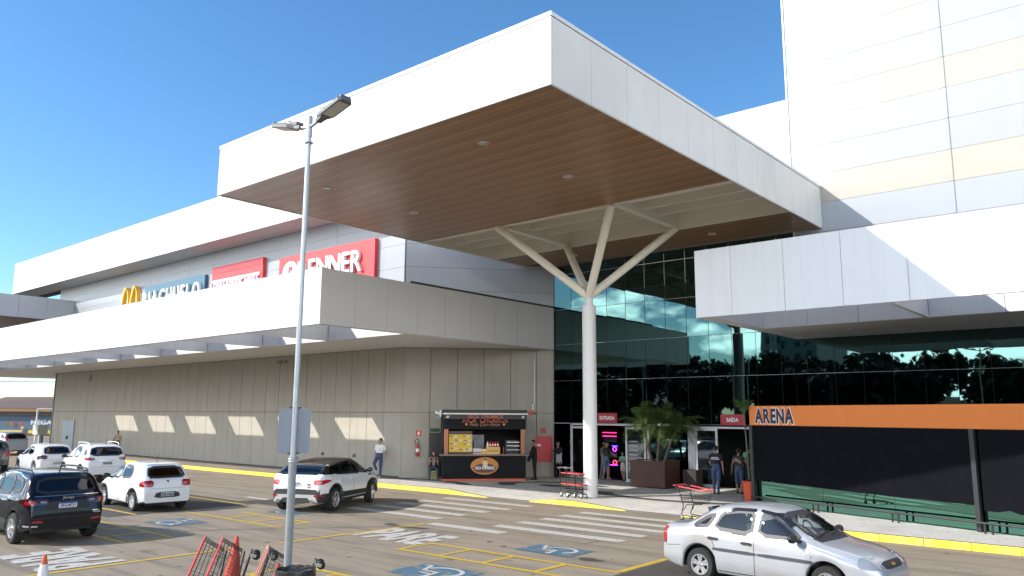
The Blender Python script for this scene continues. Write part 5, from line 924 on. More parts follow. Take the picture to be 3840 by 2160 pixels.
MB().box(-.05, .02, -.05, .05, -.05, .25).build('bracket', whitep, t, world=False); MB().box(-.3, -.06, -.12, .0, .02, .1, Matrix.Rotation(R(20), 4, 'Y')).build('lamp', whitep, t, world=False); MB().box(-.22, -.08, -.1, .02, -.12, -.04).build('camera_body', greysheet, t, world=False)

# ---- planters
def frond(b, base, az, length, droop, lift, nl=22, wdt=.045, leaf=.42, rnd=random):
    d = Vector((math.cos(az), math.sin(az), 0)); P = []
    for i in range(nl+1):
        s = i/nl; P.append(Vector(base)+d*length*(s*math.cos(lift)*(1-.12*s))+Vector((0, 0, length*(s*math.sin(lift)-droop*s*s))))
    side = Vector((-d.y, d.x, 0))
    for i in range(1, nl):
        t_ = (P[i+1]-P[i-1]).normalized(); up_ = side.cross(t_).normalized(); L = leaf*math.sin(PI*(.12+.85*i/nl))*rnd.uniform(.85, 1.15)
        for sd in (1, -1):
            e = (side*sd*.8+t_*.55+up_*(-.15-.25*rnd.random())).normalized()*L; wv = t_*wdt*.5; a = P[i]; m_ = a+e*.55+Vector((0, 0, .02)); tip = a+e+Vector((0, 0, -.12*L))
            b.add([a-wv*.6, a+wv*.6, m_+wv, m_-wv, tip], [(0, 1, 2, 3), (3, 2, 4)])
        b.tube(P[i-1], P[i], .008, .008, 4, False)
pl = thing('wooden_planter', 'big dark red slatted wooden planter in front of the glass doors', 'planter', (-16.8, 29.0, .15), R(-2))
MB().box(-.78, .78, -.52, .62, .04, .9).build('trough', decking, pl, world=False)
for i in range(13): MB().box(-.83, .83, -.56, -.525, .05+.078*i, .05+.078*i+.066).build('slat', decking, pl, world=False); MB().box(.785, .82, -.52, .64, .05+.078*i, .05+.078*i+.066).build('slat', decking, pl, world=False)
MB().box(-.84, .84, -.58, -.46, 1.05, 1.08).box(-.84, .84, .54, .66, 1.05, 1.08).box(-.84, -.72, -.46, .54, 1.05, 1.08).box(.72, .84, -.46, .54, 1.05, 1.08).build('rim', decking, pl, world=False); MB().box(-.78, .78, -.5, .6, .9, .96).build('soil', soil, pl, world=False)
pm = thing('palm_plant', 'feathery multi-stem palm growing in the wooden planter', 'palm', (-16.85, 29.1, 1.08)); rnd = random.Random(11); b = MB()
heads = []
for x0, y0, x1, y1, h in ((-.12, 0, -.5, -.05, 1.55), (.1, .05, .35, .1, 1.75), (.3, .25, .85, .5, 1.5)):
    pp = [(x0+(x1-x0)*s**1.3, y0+(y1-y0)*s, h*s) for s in [i/6 for i in range(7)]]
    for a, c in zip(pp[:-1], pp[1:]): b.tube(a, c, .055, .052, 10)
    heads.append(pp[-1])
b.build('stem', bark, pm, world=False, smooth=40)
for k, hd in enumerate(heads):
    fb = MB()
    for i in range(22): frond(fb, hd, rnd.uniform(0, 2*PI), rnd.uniform(1.2, 1.85), rnd.uniform(.3, .9), R(rnd.uniform(-5, 75)), rnd=rnd, nl=38, wdt=.02, leaf=.44)
    fb.build('crown', leafm, pm, world=False)
t = thing('box_planter', 'small dark square planter beside the wooden planter', 'planter', (-15.45, 29.75, .15)); MB().box(-.3, .3, -.3, .3, 0, .72).build('box', mat('dark brown planter', (.035, .026, .02), .5), t, world=False); MB().box(-.26, .26, -.26, .26, .72, .725).build('soil', soil, t, world=False)
t = thing('round_planter', 'tall round red planter standing at the corner of the orange shop', 'planter', (-11.42, 26.1, .15)); MB().lathe([(.2, 0), (.26, .7), (.27, .72), (.24, .72), (.23, .6), (.001, .6)], 32).build('pot', terracotta, t, world=False, smooth=40); MB().lathe([(.001, .62), (.23, .62)], 20, cap=False).build('soil', soil, t, world=False)
t = thing('thin_palm', 'single thin palm rising from the tall red planter', 'palm', (-11.45, 26.12, .77)); MB().path([(0, 0, 0), (-.03, 0, 1.0), (-.08, 0, 2.1), (-.1, 0, 2.5)], .028, 10).build('stem', mat('green grey stem', (.13, .13, .06), .7, var=.3), t, world=False, smooth=40)
fb = MB()
for i in range(7): frond(fb, (-.1, 0, 2.45), .6+i*.9, rnd.uniform(.7, .95), rnd.uniform(.35, .8), R(rnd.uniform(25, 75)), rnd=rnd, nl=18, wdt=.035, leaf=.3)
fb.build('crown', leafm, t, world=False)
fb = MB()
for i in range(8): frond(fb, (.05, .05, .0), i*.8, .3, .4, R(55), rnd=rnd, nl=8, wdt=.04, leaf=.12)
fb.build('low_leaves', leafm, t, world=False)

# ================================================================== FAR LEFT: GATE, MURAL BUILDING, ROOFS, WIRES
t = thing('ticket_post', 'grey parking ticket post on the far left exit lane', 'ticket post', (-71.0, 23.4, 0)); MB().box(-.16, .16, -.2, .2, 0, 1.75).build('case', mat('grey machine case', (.3, .31, .34), .4, .2), t, world=False); MB().box(-.12, .12, -.21, -.2, 1.2, 1.5).build('screen', blacks, t, world=False)
t = thing('gate_booth', 'small pale booth box on a stand beside the exit lane', 'booth', (-76, 26.3, 0)); MB().box(-.7, .5, -.4, .4, 1.15, 2.0).build('cabinet', mat('beige cabinet', (.4, .4, .34), .6), t, world=False); MB().box(-.1, .1, -.1, .1, 0, 1.15).build('stand', galv, t, world=False)
t = thing('hazard_bollard', 'yellow and black striped bollard at the far wall corner', 'bollard', (-83.2, 30.3, 0))
for i in range(5): MB().lathe([(.11, .2*i), (.11, .2*i+.2)], 16).build('band', kerbm if i % 2 else blacks, t, world=False)
def sign_post(loc, h, m, label): t = thing('thin_post', label, 'post', loc); MB().tube((0, 0, 0), (0, 0, h), .07, .06, 12).build('post', m, t, world=False, smooth=40)
sign_post((-86.5, 31.0, 0), 1.9, whitep, 'short white post beside the striped bollard')
t = thing('overhead_bar', 'white height-limit frame across the far exit lane', 'barrier', (-88, 30, 0)); MB().tube((0, 0, 0), (0, 0, 3.4), .08, n=12).build('post', whitep, t, world=False, smooth=40); MB().tube((0, 0, 3.4), (4, 5, 3.4), .06, n=12).build('bar', whitep, t, world=False, smooth=40)
mu = thing('mural_building', 'blue painted party shop with MEGA in white letters and a yellow base stripe', 'building', (-115, 40, 0)); MR = Matrix.Translation((-122, 36, 0)) @ Matrix.Rotation(math.atan2(6, 10), 4, 'Z')
def mb2(nm, q, m): return MB().box(*[c for c in q], MR).build(nm, m, mu)
mb2('wall', (-25, 25, 0, 8, .0, 2.6), mat('petrol mural wall', (.06, .10, .15), .7, var=.1)); mb2('stripe', (-25, 25, -.02, -.005, .0, .3), blacks); mb2('stripe', (-25, 25, -.03, -.006, .3, .72), mat('yellow stripe', (.55, .4, .04), .6)); mb2('fascia', (-25, 25, -.3, 8, 2.6, 3.2), mat('dark eaves', (.04, .03, .03), .6)); mb2('lintel', (-25, 25, -.7, -.6, 3.15, 3.6), mat('tan lintel', (.45, .27, .13), .7))
MB().add([tuple(MR @ Vector(v)) for v in ((-25, -1, 3.62), (25, -1, 3.62), (25, 7, 4.7), (-25, 7, 4.7))], [(0, 1, 2, 3)]).build('roof', mat('brown tile roof', (.13, .085, .065), .8, var=.3, scale=3), mu)
text('lettering', 'MEGA', 3.2, .62, mat('pale mural lettering', (.5, .53, .55), .7), mu, MR @ face_front(6.1, -.02, 1.45), .01, .04)
for k, (x, z, rr, c) in enumerate(((4.6, 1.5, .3, (.3, .05, .05)), (3.9, 1.35, .3, (.05, .05, .06)), (3.2, 1.6, .28, (.35, .06, .06)), (2.6, 1.5, .32, (.05, .12, .06)), (4.9, 1.0, .22, (.5, .4, .06)), (6.9, 2.3, .26, (.6, .22, .05)))):
    MB().lathe([(.001, .0), (rr, .0)], 20, MR @ face_front(x, -.012-.002*k, z), cap=False).build('mural_patch', mat('mural paint %d' % k, c, .7, var=.2), mu)
for k, (x, y, L, h) in enumerate(((-140, 52, 30, 5.6), (-112, 66, 26, 6.0))):
    t = thing('tiled_roof_house', ('low house with brown tiled roof behind the mural shop, left one', 'low house with brown tiled roof behind the mural shop, right one')[k], 'house', (x, y, 0), .5, 'houses behind the mural shop'); MB().box(-L/2, L/2, -5, 5, 0, h-2.4).build('wall', mat('tan house wall', (.4, .3, .22), .8, var=.2), t, world=False)
    MB().add([(-L/2-.6, -5.8, h-2.4), (L/2+.6, -5.8, h-2.4), (L/2-3, 0, h), (-L/2+3, 0, h), (L/2+.6, 5.8, h-2.4), (-L/2-.6, 5.8, h-2.4)], [(0, 1, 2, 3), (4, 5, 3, 2), (1, 4, 2), (5, 0, 3)]).build('roof', mat('brown tile roof'), t, world=False)
def pole(loc, label, h=9.5):
    t = thing('utility_pole', label, 'utility pole', loc, .6, 'utility poles'); MB().lathe([(.17, 0), (.11, h)], 14).build('pole', mat('grey concrete pole', (.3, .29, .27), .8, var=.1), t, world=False, smooth=40); MB().box(-1.1, 1.1, -.05, .05, h-.9, h-.78).build('crossarm', mat('weathered crossarm', (.12, .1, .08), .8), t, world=False); return t
pole((-104, 28.5, 0), 'slim utility pole in front of the mural shop'); pole((-120, 72, 0), 'utility pole hidden behind the mall corner')
for k, (z, sag) in enumerate(((8.9, .8), (8.1, .6), (7.4, .9), (7.1, .7), (6.5, .5))):
    b = MB(); A0 = Vector((-150, 10+k*.3, z+1)); A1 = Vector((-104+.2*k, 28.5, z)); A2 = Vector((-80, 62, z+.5+.3*k)); 
    for A_, B_ in ((A0, A1), (A1, A2)): b.path([tuple(A_.lerp(B_, i/10)-Vector((0, 0, sag*4*(i/10)*(1-i/10)))) for i in range(11)], .03, 5)
    tag(b.build('power_line', mat('black cable', (.03, .03, .03), .7), None), ('topmost', 'second highest', 'middle', 'fourth', 'lowest')[k]+' power line sagging past the far pole', 'cable', 'power lines')

# ================================================================== ACROSS THE STREET (mirrored in the glass)
def crown_mesh(nm, rad, h, seed, n=3400, m=(0, 1)):
    rnd = random.Random(seed); b = MB(); lobes = []
    for _ in range(11): a = rnd.uniform(0, 2*PI); r = rad*rnd.uniform(.15, .72); lobes.append((r*math.cos(a), r*math.sin(a), h*rnd.uniform(.2, .8), rad*rnd.uniform(.28, .5)))
    for i in range(n):
        x, y, z, r = rnd.choice(lobes); v = Vector((rnd.gauss(0, 1), rnd.gauss(0, 1), rnd.gauss(0, 1))).normalized()*r*rnd.uniform(.35, 1.05); c = Vector((x, y, z))+Vector((v.x, v.y, v.z*.75)); s = rnd.uniform(.18, .38); q = Euler((rnd.uniform(-1.2, 1.2), rnd.uniform(-1.2, 1.2), rnd.uniform(0, 6.3))).to_matrix()
        b.mi = 1 if rnd.random() < .3 else 0; b.add([c+q @ Vector(p)*s for p in ((-1, -.5, 0), (.2, -.7, .15), (1, .1, 0), (.1, .7, .15), (-.8, .5, 0))], [(0, 1, 2, 3, 4)])
    return b.build(nm, [leafd, leafl], None, world=False)
protos = []
for s in range(3):
    t = thing('street_tree', 'x', 'tree', (0, -30, 0), 0, 'trees across the street'); c = crown_mesh('crown', 4.2, 6, s+1); c.parent = t; c.location = (0, 0, 2.2); b = MB(); b.path([(0, 0, 0), (.1, .05, 1.8), (.0, .1, 3.4), (.3, 0, 5.5)], .24, 12)
    for a in range(4): b.path([(.0, .1, 3.2), (1.3*math.cos(a*1.6), 1.3*math.sin(a*1.6), 5.2)], .11, 8)
    b.build('trunk', bark, t, world=False, smooth=40); protos.append(t)
rnd = random.Random(21); words = ('first', 'second', 'third', 'fourth', 'fifth', 'sixth', 'seventh', 'eighth', 'ninth', 'tenth', 'eleventh', 'twelfth', 'thirteenth', 'fourteenth')
hg = thing('hedge', 'long dense dark hedge of shrubs in front of the trees across the street', 'hedge', (-30, -24, 0)); hb_ = MB(); hr = random.Random(8)
for i in range(9000):
    x = hr.uniform(-70, 62); y = hr.gauss(0, .9); top = 3.0+1.2*math.sin(x*.31)+.8*math.sin(x*.9+1)+.5*math.sin(x*2.1); c = Vector((x, y, hr.uniform(.1, max(1.2, top)))); q = Euler((hr.uniform(-1.3, 1.3), hr.uniform(-1.3, 1.3), hr.uniform(0, 6.3))).to_matrix(); sz = hr.uniform(.25, .5); hb_.mi = 1 if hr.random() < .3 else 0
    hb_.add([c+q @ Vector(p)*sz for p in ((-1, -.5, 0), (.2, -.7, .15), (1, .1, 0), (.1, .7, .15), (-.8, .5, 0))], [(0, 1, 2, 3, 4)])
hf = hb_.build('foliage', [leafd, leafl], hg, world=False); hf['kind'] = 'stuff'
words += tuple(q+' back' for q in words)
for i in range(28):
    j = i % 14; bk = i >= 14; x = -86+j*7.4+rnd.uniform(-1.6, 1.6)+(3.7 if bk else 0); sc_k = rnd.uniform(1.05, 1.5)*(1.3 if j in (1, 2, 3) else 1); M_ = Matrix.Translation((x, (-43 if bk else -30)+rnd.uniform(-3, 3), 0)) @ Matrix.Rotation(rnd.uniform(0, 6), 4, 'Z') @ Matrix.Diagonal((sc_k, sc_k, sc_k, 1)); lab = ('%s-row tree, %s from the left, across the street' % ('back' if bk else 'front', words[j]))
    if i < 3: protos[i].matrix_local = M_; protos[i]['label'] = lab
    else: copy_tree(protos[i % 3], M_, lab)
pp_ = thing('coconut_palm', 'left coconut palm across the street', 'palm', (-44, -26, 0), 0, 'coconut palms across the street'); b = MB(); b.path([(0, 0, 0), (.2, 0, 3), (.1, .1, 6.2), (0, .1, 8)], .16, 10); b.build('trunk', bark, pp_, world=False, smooth=40); fb = MB()
for i in range(18): frond(fb, (0, .1, 8), i*.7, rnd.uniform(2.4, 3.2), rnd.uniform(.3, .95), R(rnd.uniform(0, 70)), rnd=rnd, nl=22, wdt=.1, leaf=.9)
fb.build('crown', leafd, pp_, world=False)
copy_tree(pp_, Matrix.Translation((-32, -27, 0)) @ Matrix.Rotation(1.1, 4, 'Z'), 'middle coconut palm across the street'); copy_tree(pp_, Matrix.Translation((-27.5, -24, -.6)) @ Matrix.Rotation(2.3, 4, 'Z'), 'right coconut palm across the street')
ab = thing('apartment_tower', 'pale high-rise apartment tower far across the street', 'building', (-68.5, -130, 0)); MB().box(-6.6, 6.6, -9, 9, 0, 27).build('wall', mat('pale tower render', (.35, .34, .31), .8, var=.1), ab, world=False)
boxes('window', [(-68.5+x, -68.5+x+1.6, -120.99, -120.95, z, z+1.5) for x in (-5.6, -2.6, 1, 4) for z in [2+3*k for k in range(8)]], mat('dark window', (.03, .035, .04), .1), ab)
for k, (x, y, L, h, c) in enumerate(((-70, -52, 26, 6.5, (.42, .38, .32)), (-34, -58, 30, 6, (.35, .17, .12)), (4, -50, 22, 7, (.4, .36, .3)))):
    t = thing('street_house', ('left', 'middle', 'right')[k]+' tile-roofed house behind the trees across the street', 'house', (x, y, 0), 0, 'houses across the street'); MB().box(-L/2, L/2, -5, 5, 0, h-2).build('wall', mat('house wall %d' % k, c, .8, var=.12), t, world=False)
    MB().add([(-L/2-.6, -5.8, h-2), (L/2+.6, -5.8, h-2), (L/2-3, 0, h), (-L/2+3, 0, h), (L/2+.6, 5.8, h-2), (-L/2-.6, 5.8, h-2)], [(0, 1, 2, 3), (4, 5, 3, 2), (1, 4, 2), (5, 0, 3)]).build('roof', mat('red tile roof', (.22, .09, .06), .8, var=.25, scale=3), t, world=False)
    boxes('window', [(x+a, x+a+1.4, y+4.98, y+5.04, 1.2, 2.4) for a in (-8, -3, 2, 7)], mat('dark window'), t)
t = thing('boundary_wall', 'long pale boundary wall along the far side of the street', 'wall', (-30, -25, 0)); MB().box(-100, 90, -.15, .15, 0, 2.2).build('wall', mat('dirty white wall', (.36, .35, .32), .85, var=.2), t, world=False)
pole((-49, -22, 0), 'utility pole across the street by the tall trees', 9.5)
lt = thing('lattice_mast', 'steel lattice radio mast far across the street', 'mast', (-62, -95, 0)); b = MB()
for k in range(16):
    z0, z1 = k*1.7, (k+1)*1.7; w0, w1 = 1.6-.085*k, 1.6-.085*(k+1)
    for a in range(4):
        p = lambda a_, w_, z_: (w_*math.cos(a_*PI/2+.78), w_*math.sin(a_*PI/2+.78), z_); b.tube(p(a, w0, z0), p(a, w1, z1), .07, n=5); b.tube(p(a, w0, z0), p(a+1, w1, z1), .045, n=5); b.tube(p(a+1, w0, z0), p(a, w1, z1), .045, n=5)
b.build('lattice', galv, lt, world=False)
# ================================================================== PEOPLE
def capsule(b, p0, p1, r0, r1, n=12, sq=1.0, ax=None):
    """closed tapered tube with round ends; sq flattens it along the second axis"""
    p0 = Vector(p0); p1 = Vector(p1); d = p1-p0; L = max(d.length, 1e-5); q = d.to_track_quat('Z', 'X') if ax is None else None
    z = d/L; x = Vector(ax or (0, 1, 0)); x = (x-z*x.dot(z)); x = x.normalized() if x.length > 1e-4 else Vector((1, 0, 0)); y = z.cross(x)
    prof = [(r0*math.sin(a), -r0*math.cos(a)) for a in (.02, .5, 1.0)]+[(r0, 0)]+[(r0+(r1-r0)*k, L*k) for k in (.33, .66)]+[(r1, L)]+[(r1*math.sin(a), L-r1*math.cos(a)) for a in (PI-1.0, PI-.5, PI-.02)]
    M_ = Matrix(((x.x, y.x*sq, z.x, p0.x), (x.y, y.y*sq, z.y, p0.y), (x.z, y.z*sq, z.z, p0.z), (0, 0, 0, 1)))
    b.lathe([(max(r, 1e-4), h) for r, h in prof], n, M_)
def person(label, loc, rz, h=1.7, fem=False, legs=((4, 4, 2), (-6, 8, 2)), arms=((5, 8, 12), (5, 8, 12)), lean=0, head=(0, 0), cols=None, hair='short', hip=None, build=1.0, extra=None, sleeve=.55, pant='long', sit=False, grp='people outside the mall'):
    """faces local +x, y to its left; legs=(swing, knee bend, splay), arms=(swing, splay, elbow bend), left then right, in degrees"""
    k = h/1.75; t = thing('person', label, 'person', loc, rz, None); B = MB(); segs = []
    C = dict(skin=(.36, .2, .13), top=(.5, .5, .5), pants=(.05, .07, .13), shoe=(.05, .05, .05), hair=(.02, .014, .01)); C.update(cols or {})
    key = lambda nm: mat('%s %d %d %d' % (nm, *[int(c*1000) for c in C[nm]]), C[nm], .75 if nm != 'skin' else .5, var=.12, scale=14)
    names = ['skin', 'top', 'pants', 'shoe']
    def cap(p0, p1, r0, r1, reg, sq=1.0, ax=None, n=12): capsule(B, p0, p1, r0, r1, n, sq, ax); segs.append((Vector(p0), Vector(p1), (r0+r1)/2, reg))
    def rotY(v, a): return Vector((v.x*math.cos(a)+v.z*math.sin(a), v.y, -v.x*math.sin(a)+v.z*math.cos(a)))
    hz = hip if hip is not None else .93
    P0 = Vector((0, 0, hz)); ln = R(lean); upv = Vector((math.sin(ln), 0, math.cos(ln))); sw = .175 if fem else .195; hwid = .098 if fem else .09; bb = build
    ch = P0+upv*.42; neck = P0+upv*.56; top_ = P0+upv*.52
    cap(P0+upv*.02, P0+upv*.12, .125*bb, .12*bb, 'pants', 1.28 if fem else 1.2, (1, 0, 0), 16); cap(P0+upv*.14, P0+upv*.26, .108*bb, .115*bb, 'top', 1.25, (1, 0, 0), 16); cap(P0+upv*.28, P0+upv*.43, .118*bb, .112*bb, 'top', 1.42, (1, 0, 0), 16)
    if fem: 
        for s in (1, -1): cap(ch+Vector((.085, s*.07, -.06)), ch+Vector((.09, s*.068, -.07)), .06, .058, 'top')
    for s in (1, -1): cap(top_+Vector((0, s*.05, .0)), top_+Vector((0, s*(sw-.03), -.03)), .06, .058, 'top')
    cap(neck-upv*.05, neck+upv*.07, .052, .048, 'skin')
    hy, hp = R(head[0]), R(head[1]); hc = neck+upv*.17+Vector((.02, 0, 0)); HR = Matrix.Rotation(hy, 3, 'Z') @ Matrix.Rotation(hp, 3, 'Y'); H = lambda *v: hc+HR @ Vector(v)
    cap(H(-.012, 0, .03), H(.006, 0, .012), .092, .09, 'skin', .86, None, 16); cap(H(.03, 0, -.05), H(.045, 0, -.075), .062, .045, 'skin', 1.0, None, 14); cap(H(.088, 0, .01), H(.104, 0, -.022), .012, .016, 'skin', 1, None, 8)
    for s in (1, -1): cap(H(-.005, s*.082, .012), H(-.008, s*.086, -.02), .014, .01, 'skin', 1, None, 8); cap(H(.075, s*.034, .032), H(.075, s*.03, .034), .02, .016, 'skin', 1, None, 8)
    J = {}
    for i, s in enumerate((1, -1)):
        swg, kn, spl = [R(a) for a in legs[i]]; hj = P0+Vector((0, s*hwid, -.02)); th = rotY(Vector((0, s*math.sin(spl), -math.cos(spl))), -swg)*.42; kj = hj+th; shn = rotY(Vector((0, s*math.sin(spl)*.3, -1)), -(swg-kn))*.42; aj = kj+shn
        pr = 1.0; lr = 'pants' if pant == 'long' else 'skin'; tr = 'pants' if pant in ('long', 'knee', 'short') else 'skin'
        md = hj+th*(.62 if pant == 'short' else 1.0); cap(hj, md, .088*bb, .07*bb if pant != 'short' else .082*bb, tr)
        if pant == 'short': cap(hj+th*.5, kj, .07*bb, .054, 'skin')
        if pant == 'knee': cap(kj-th*.1, kj+shn*.12, .068*bb, .072*bb, 'pants')
        cap(kj, kj+shn*.35, .054, .056, lr); cap(kj+shn*.35, aj, .056, .038 if lr == 'skin' else .048, lr)
        fd = rotY(Vector((1, 0, 0)), -(swg-kn)) if abs(swg-kn) > .5 else Vector((1, 0, 0)); fd = Matrix.Rotation(s*R(8), 3, 'Z') @ fd; ftz = Vector((0, 0, -.045)); cap(aj+ftz-fd*.04, aj+ftz+fd*.15, .042, .034, 'shoe', 1.0, None, 12); J['ankle', s] = aj; J['knee', s] = kj
        asw, asp, el = [R(a) for a in arms[i]]; sj = top_+Vector((0, s*sw, -.04)); ua = rotY(Vector((0, s*math.sin(asp), -math.cos(asp))), -asw)*.30; ej = sj+ua; inw = Vector((0, -s*.15*math.sin(el), 0)); fa = (rotY(Vector((0, s*math.sin(asp)*.6, -1)).normalized(), -(asw+el))+inw).normalized()*.25; wj = ej+fa
        cap(sj, sj+ua*sleeve, .056*bb, .05*bb, 'top'); cap(sj+ua*sleeve*.9, ej, .043, .038, 'skin' if sleeve < .95 else 'top'); cap(ej, wj, .037, .027, 'skin' if sleeve < 1.5 else 'top'); J['wrist', s] = wj
        f = fa.normalized(); lat = Vector((0, 1, 0))-f*f.y; lat = lat.normalized() if lat.length > .2 else Vector((1, 0, 0)); pn = f.cross(lat); wd = pn if abs(asw+el) < .9 else lat
        cap(wj, wj+f*.075, .027, .034, 'skin', .55, tuple(wd)); 
        for q, (o, l) in enumerate(((-.027, .062), (-.009, .072), (.009, .068), (.027, .054))):
            a0 = wj+f*.085+wd*o; a1 = a0+f*l*.55; a2 = a1+(f*.8-lat*s*.5*0-wd.cross(f)*.5).normalized()*l*.5; cap(a0, a1, .0095, .009, 'skin', 1, None, 6); cap(a1, a2, .009, .008, 'skin', 1, None, 6)
        cap(wj+f*.03-wd*.025, wj+f*.075-wd*.055, .0105, .009, 'skin', 1, None, 6)
    me = bpy.data.meshes.new('pb'); me.from_pydata(B.v, [], B.f); o = bpy.data.objects.new('pb', me); COL.objects.link(o); md = o.modifiers.new('r', 'REMESH'); md.mode = 'VOXEL'; md.voxel_size = .0095; sm_ = o.modifiers.new('s', 'SMOOTH'); sm_.factor = .5; sm_.iterations = 3
    bpy.context.view_layer.update(); nm = bpy.data.meshes.new_from_object(o.evaluated_get(bpy.context.evaluated_depsgraph_get())); bpy.data.objects.remove(o); bpy.data.meshes.remove(me); nm.name = 'body'
    nm.materials.clear()
    for q in names: nm.materials.append(key(q))
    idx = []
    for p in nm.polygons:
        c = p.center; best = 9; bi = 0
        for a, b2, r, reg in segs:
            d = b2-a; L2 = d.length_squared; tt = max(0, min(1, (c-a).dot(d)/L2)) if L2 > 0 else 0; q = (c-(a+d*tt)).length-r
            if q < best: best = q; bi = names.index(reg)
        idx.append(bi)
    nm.polygons.foreach_set('material_index', idx); nm.shade_smooth()
    S = Matrix.Diagonal((k, k, k, 1)); nm.transform(S); link('body', nm, t)
    hb = MB(); hm = key('hair')
    hb.ball(tuple(H(-.018, 0, .042)), .1, 18, (1.0, .86, .93)) if hair != 'bald' else hb.ball(tuple(H(-.03, 0, .01)), .092, 16, (.9, .9, .6))
    if hair == 'long': 
        for yy in (-.06, -.02, .03, .065): capsule(hb, H(-.06, yy, .04), H(-.085, yy*1.15, -.24), .045, .025, 10)
    if hair == 'bun': hb.ball(tuple(H(-.1, 0, .05)), .045, 12)
    if hair == 'tail': capsule(hb, H(-.09, 0, .04), H(-.13, 0, -.17), .035, .015, 10)
    # keep the face free: push hair in front of the brow back
    fx = H(.045, 0, .0); fd_ = HR @ Vector((1, 0, 0)); fu = HR @ Vector((0, 0, 1)); vs = []
    for v in hb.v:
        v = Vector(v); d = (v-fx).dot(fd_); u = (v-hc).dot(fu)
        if d > 0 and u < .075: v = v-fd_*(d+.045)
        vs.append(tuple(v*k))
    hb.v = vs; hb.build('hair', hm, t, world=False, smooth=70)
    fb = MB()
    for s in (1, -1): fb.ball(tuple(H(.083, s*.033, .022)*k), .0095*k, 8)
    fb.build('eyes', mat('dark eyes', (.02, .015, .012), .3), t, world=False); fb = MB(); fb.ball(tuple(H(.084, 0, -.052)*k), .02*k, 8, (.3, 1, .3)); fb.build('mouth', mat('lips', (.25, .08, .07), .5), t, world=False)
    if extra: extra(t, J, H, k, P0, upv, ch)
    return t
def cap_hat(t, J, H, k, P0, u, ch, c=(.01, .01, .012)):
    b = MB(); b.ball(tuple(H(-.012, 0, .065)*k), .104*k, 16, (1, .9, .7)); b.build('cap', mat('black cap', c, .7), t, world=False, smooth=70)
def bag(t, J, H, k, P0, u, ch): 
    b = MB(); b.ball((-.06*k, -.27*k, 1.0*k), .2*k, 14, (.75, .4, 1.05)); b.build('shoulder_bag', mat('black bag', (.012, .012, .013), .6), t, world=False, smooth=70); b = MB(); b.path([(-.05*k, -.26*k, 1.15*k), (-.03*k, -.17*k, 1.5*k), (.06*k, -.16*k, 1.38*k), (.02*k, -.28*k, 1.12*k)], .014*k, 6); b.build('strap', mat('black bag'), t, world=False)
def face_to(x, y, tx=0, ty=0): return math.atan2(ty-y, tx-x)
jeans = (.055, .085, .16); denim = (.10, .15, .26)
def lean_extra(t, J, H, k, P0, u, ch):
    b = MB(); b.path([tuple((ch+Vector((.115, .03, -.02)))*k), tuple((ch+Vector((.13, .03, -.12)))*k)], .012*k, 6); b.build('sunglasses', mat('black sunglasses', (.01, .01, .01), .2), t, world=False); b = MB(); capsule(b, (P0+u*.10+Vector((-.02, 0, 0)))*k, (P0+u*.125+Vector((-.02, 0, 0)))*k, .132*k, .13*k, 18, 1.22, (1, 0, 0)); b.build('belt', mat('black belt', (.012, .012, .012), .5), t, world=False)
person('man in white shirt and jeans leaning on the wall with one knee bent', (-28.72, 24.42, .15), R(-62), 1.76, legs=((8, 4, 1), (52, 98, 3)), arms=((-22, 10, 40), (-18, 12, 30)), lean=-7, head=(-40, -4), cols=dict(top=(.72, .72, .74), pants=(.04, .06, .13), shoe=(.55, .55, .55)), extra=lean_extra, hair='short', hip=.925, build=1.08)
person('woman with black shoulder bag and black trousers walking along the far wall', (-55.4, 24.0, .15), R(-30), 1.66, True, legs=((18, 6, 1), (-16, 14, 1)), arms=((-18, 8, 14), (20, 10, 20)), cols=dict(top=(.45, .33, .24), pants=(.012, .012, .014)), sleeve=.15, hair='bun', extra=bag)
t = thing('plastic_crate', 'low yellow plastic crate the seated woman sits on', 'crate', (-26.38, 25.68, .15), R(48)); MB().box(-.2, .2, -.17, .17, 0, .38).build('shell', mat('yellow green crate', (.42, .38, .08), .5), t, world=False)
for z in (.08, .17, .26): MB().box(-.205, .205, -.175, .175, z, z+.025).build('slot', mat('crate slot', (.1, .09, .03), .6), t, world=False)
def vest(t, J, H, k, P0, u, ch):
    b = MB()
    for s in (1, -1): capsule(b, (ch+Vector((.06, s*.12, .02)))*k, (P0+u*.14+Vector((.06, s*.12, 0)))*k, .075*k, .07*k, 12)
    b.build('open_vest', mat('black vest', (.012, .012, .014), .8), t, world=False, smooth=70)
person('seated woman with long dark hair, black vest and jeans left of the kiosk', (-26.38, 25.66, .15), R(-42), 1.62, True, legs=((80, 82, 12), (80, 80, 12)), arms=((34, 6, 52), (34, 6, 52)), lean=14, hip=.52, head=(0, -12), cols=dict(top=(.42, .29, .22), pants=(.05, .085, .15), shoe=(.02, .02, .022)), hair='long', extra=vest, sleeve=.5)
person('man in black suit standing at the right end of the kiosk counter', (-22.72, 28.5, .15), R(226), 1.74, legs=((2, 2, 1), (-2, 3, 1)), arms=((25, 6, 62), (22, 6, 60)), lean=5, head=(0, 8), cols=dict(top=(.006, .006, .007), pants=(.006, .006, .007), shoe=(.01, .01, .01)), sleeve=2, build=1.08)
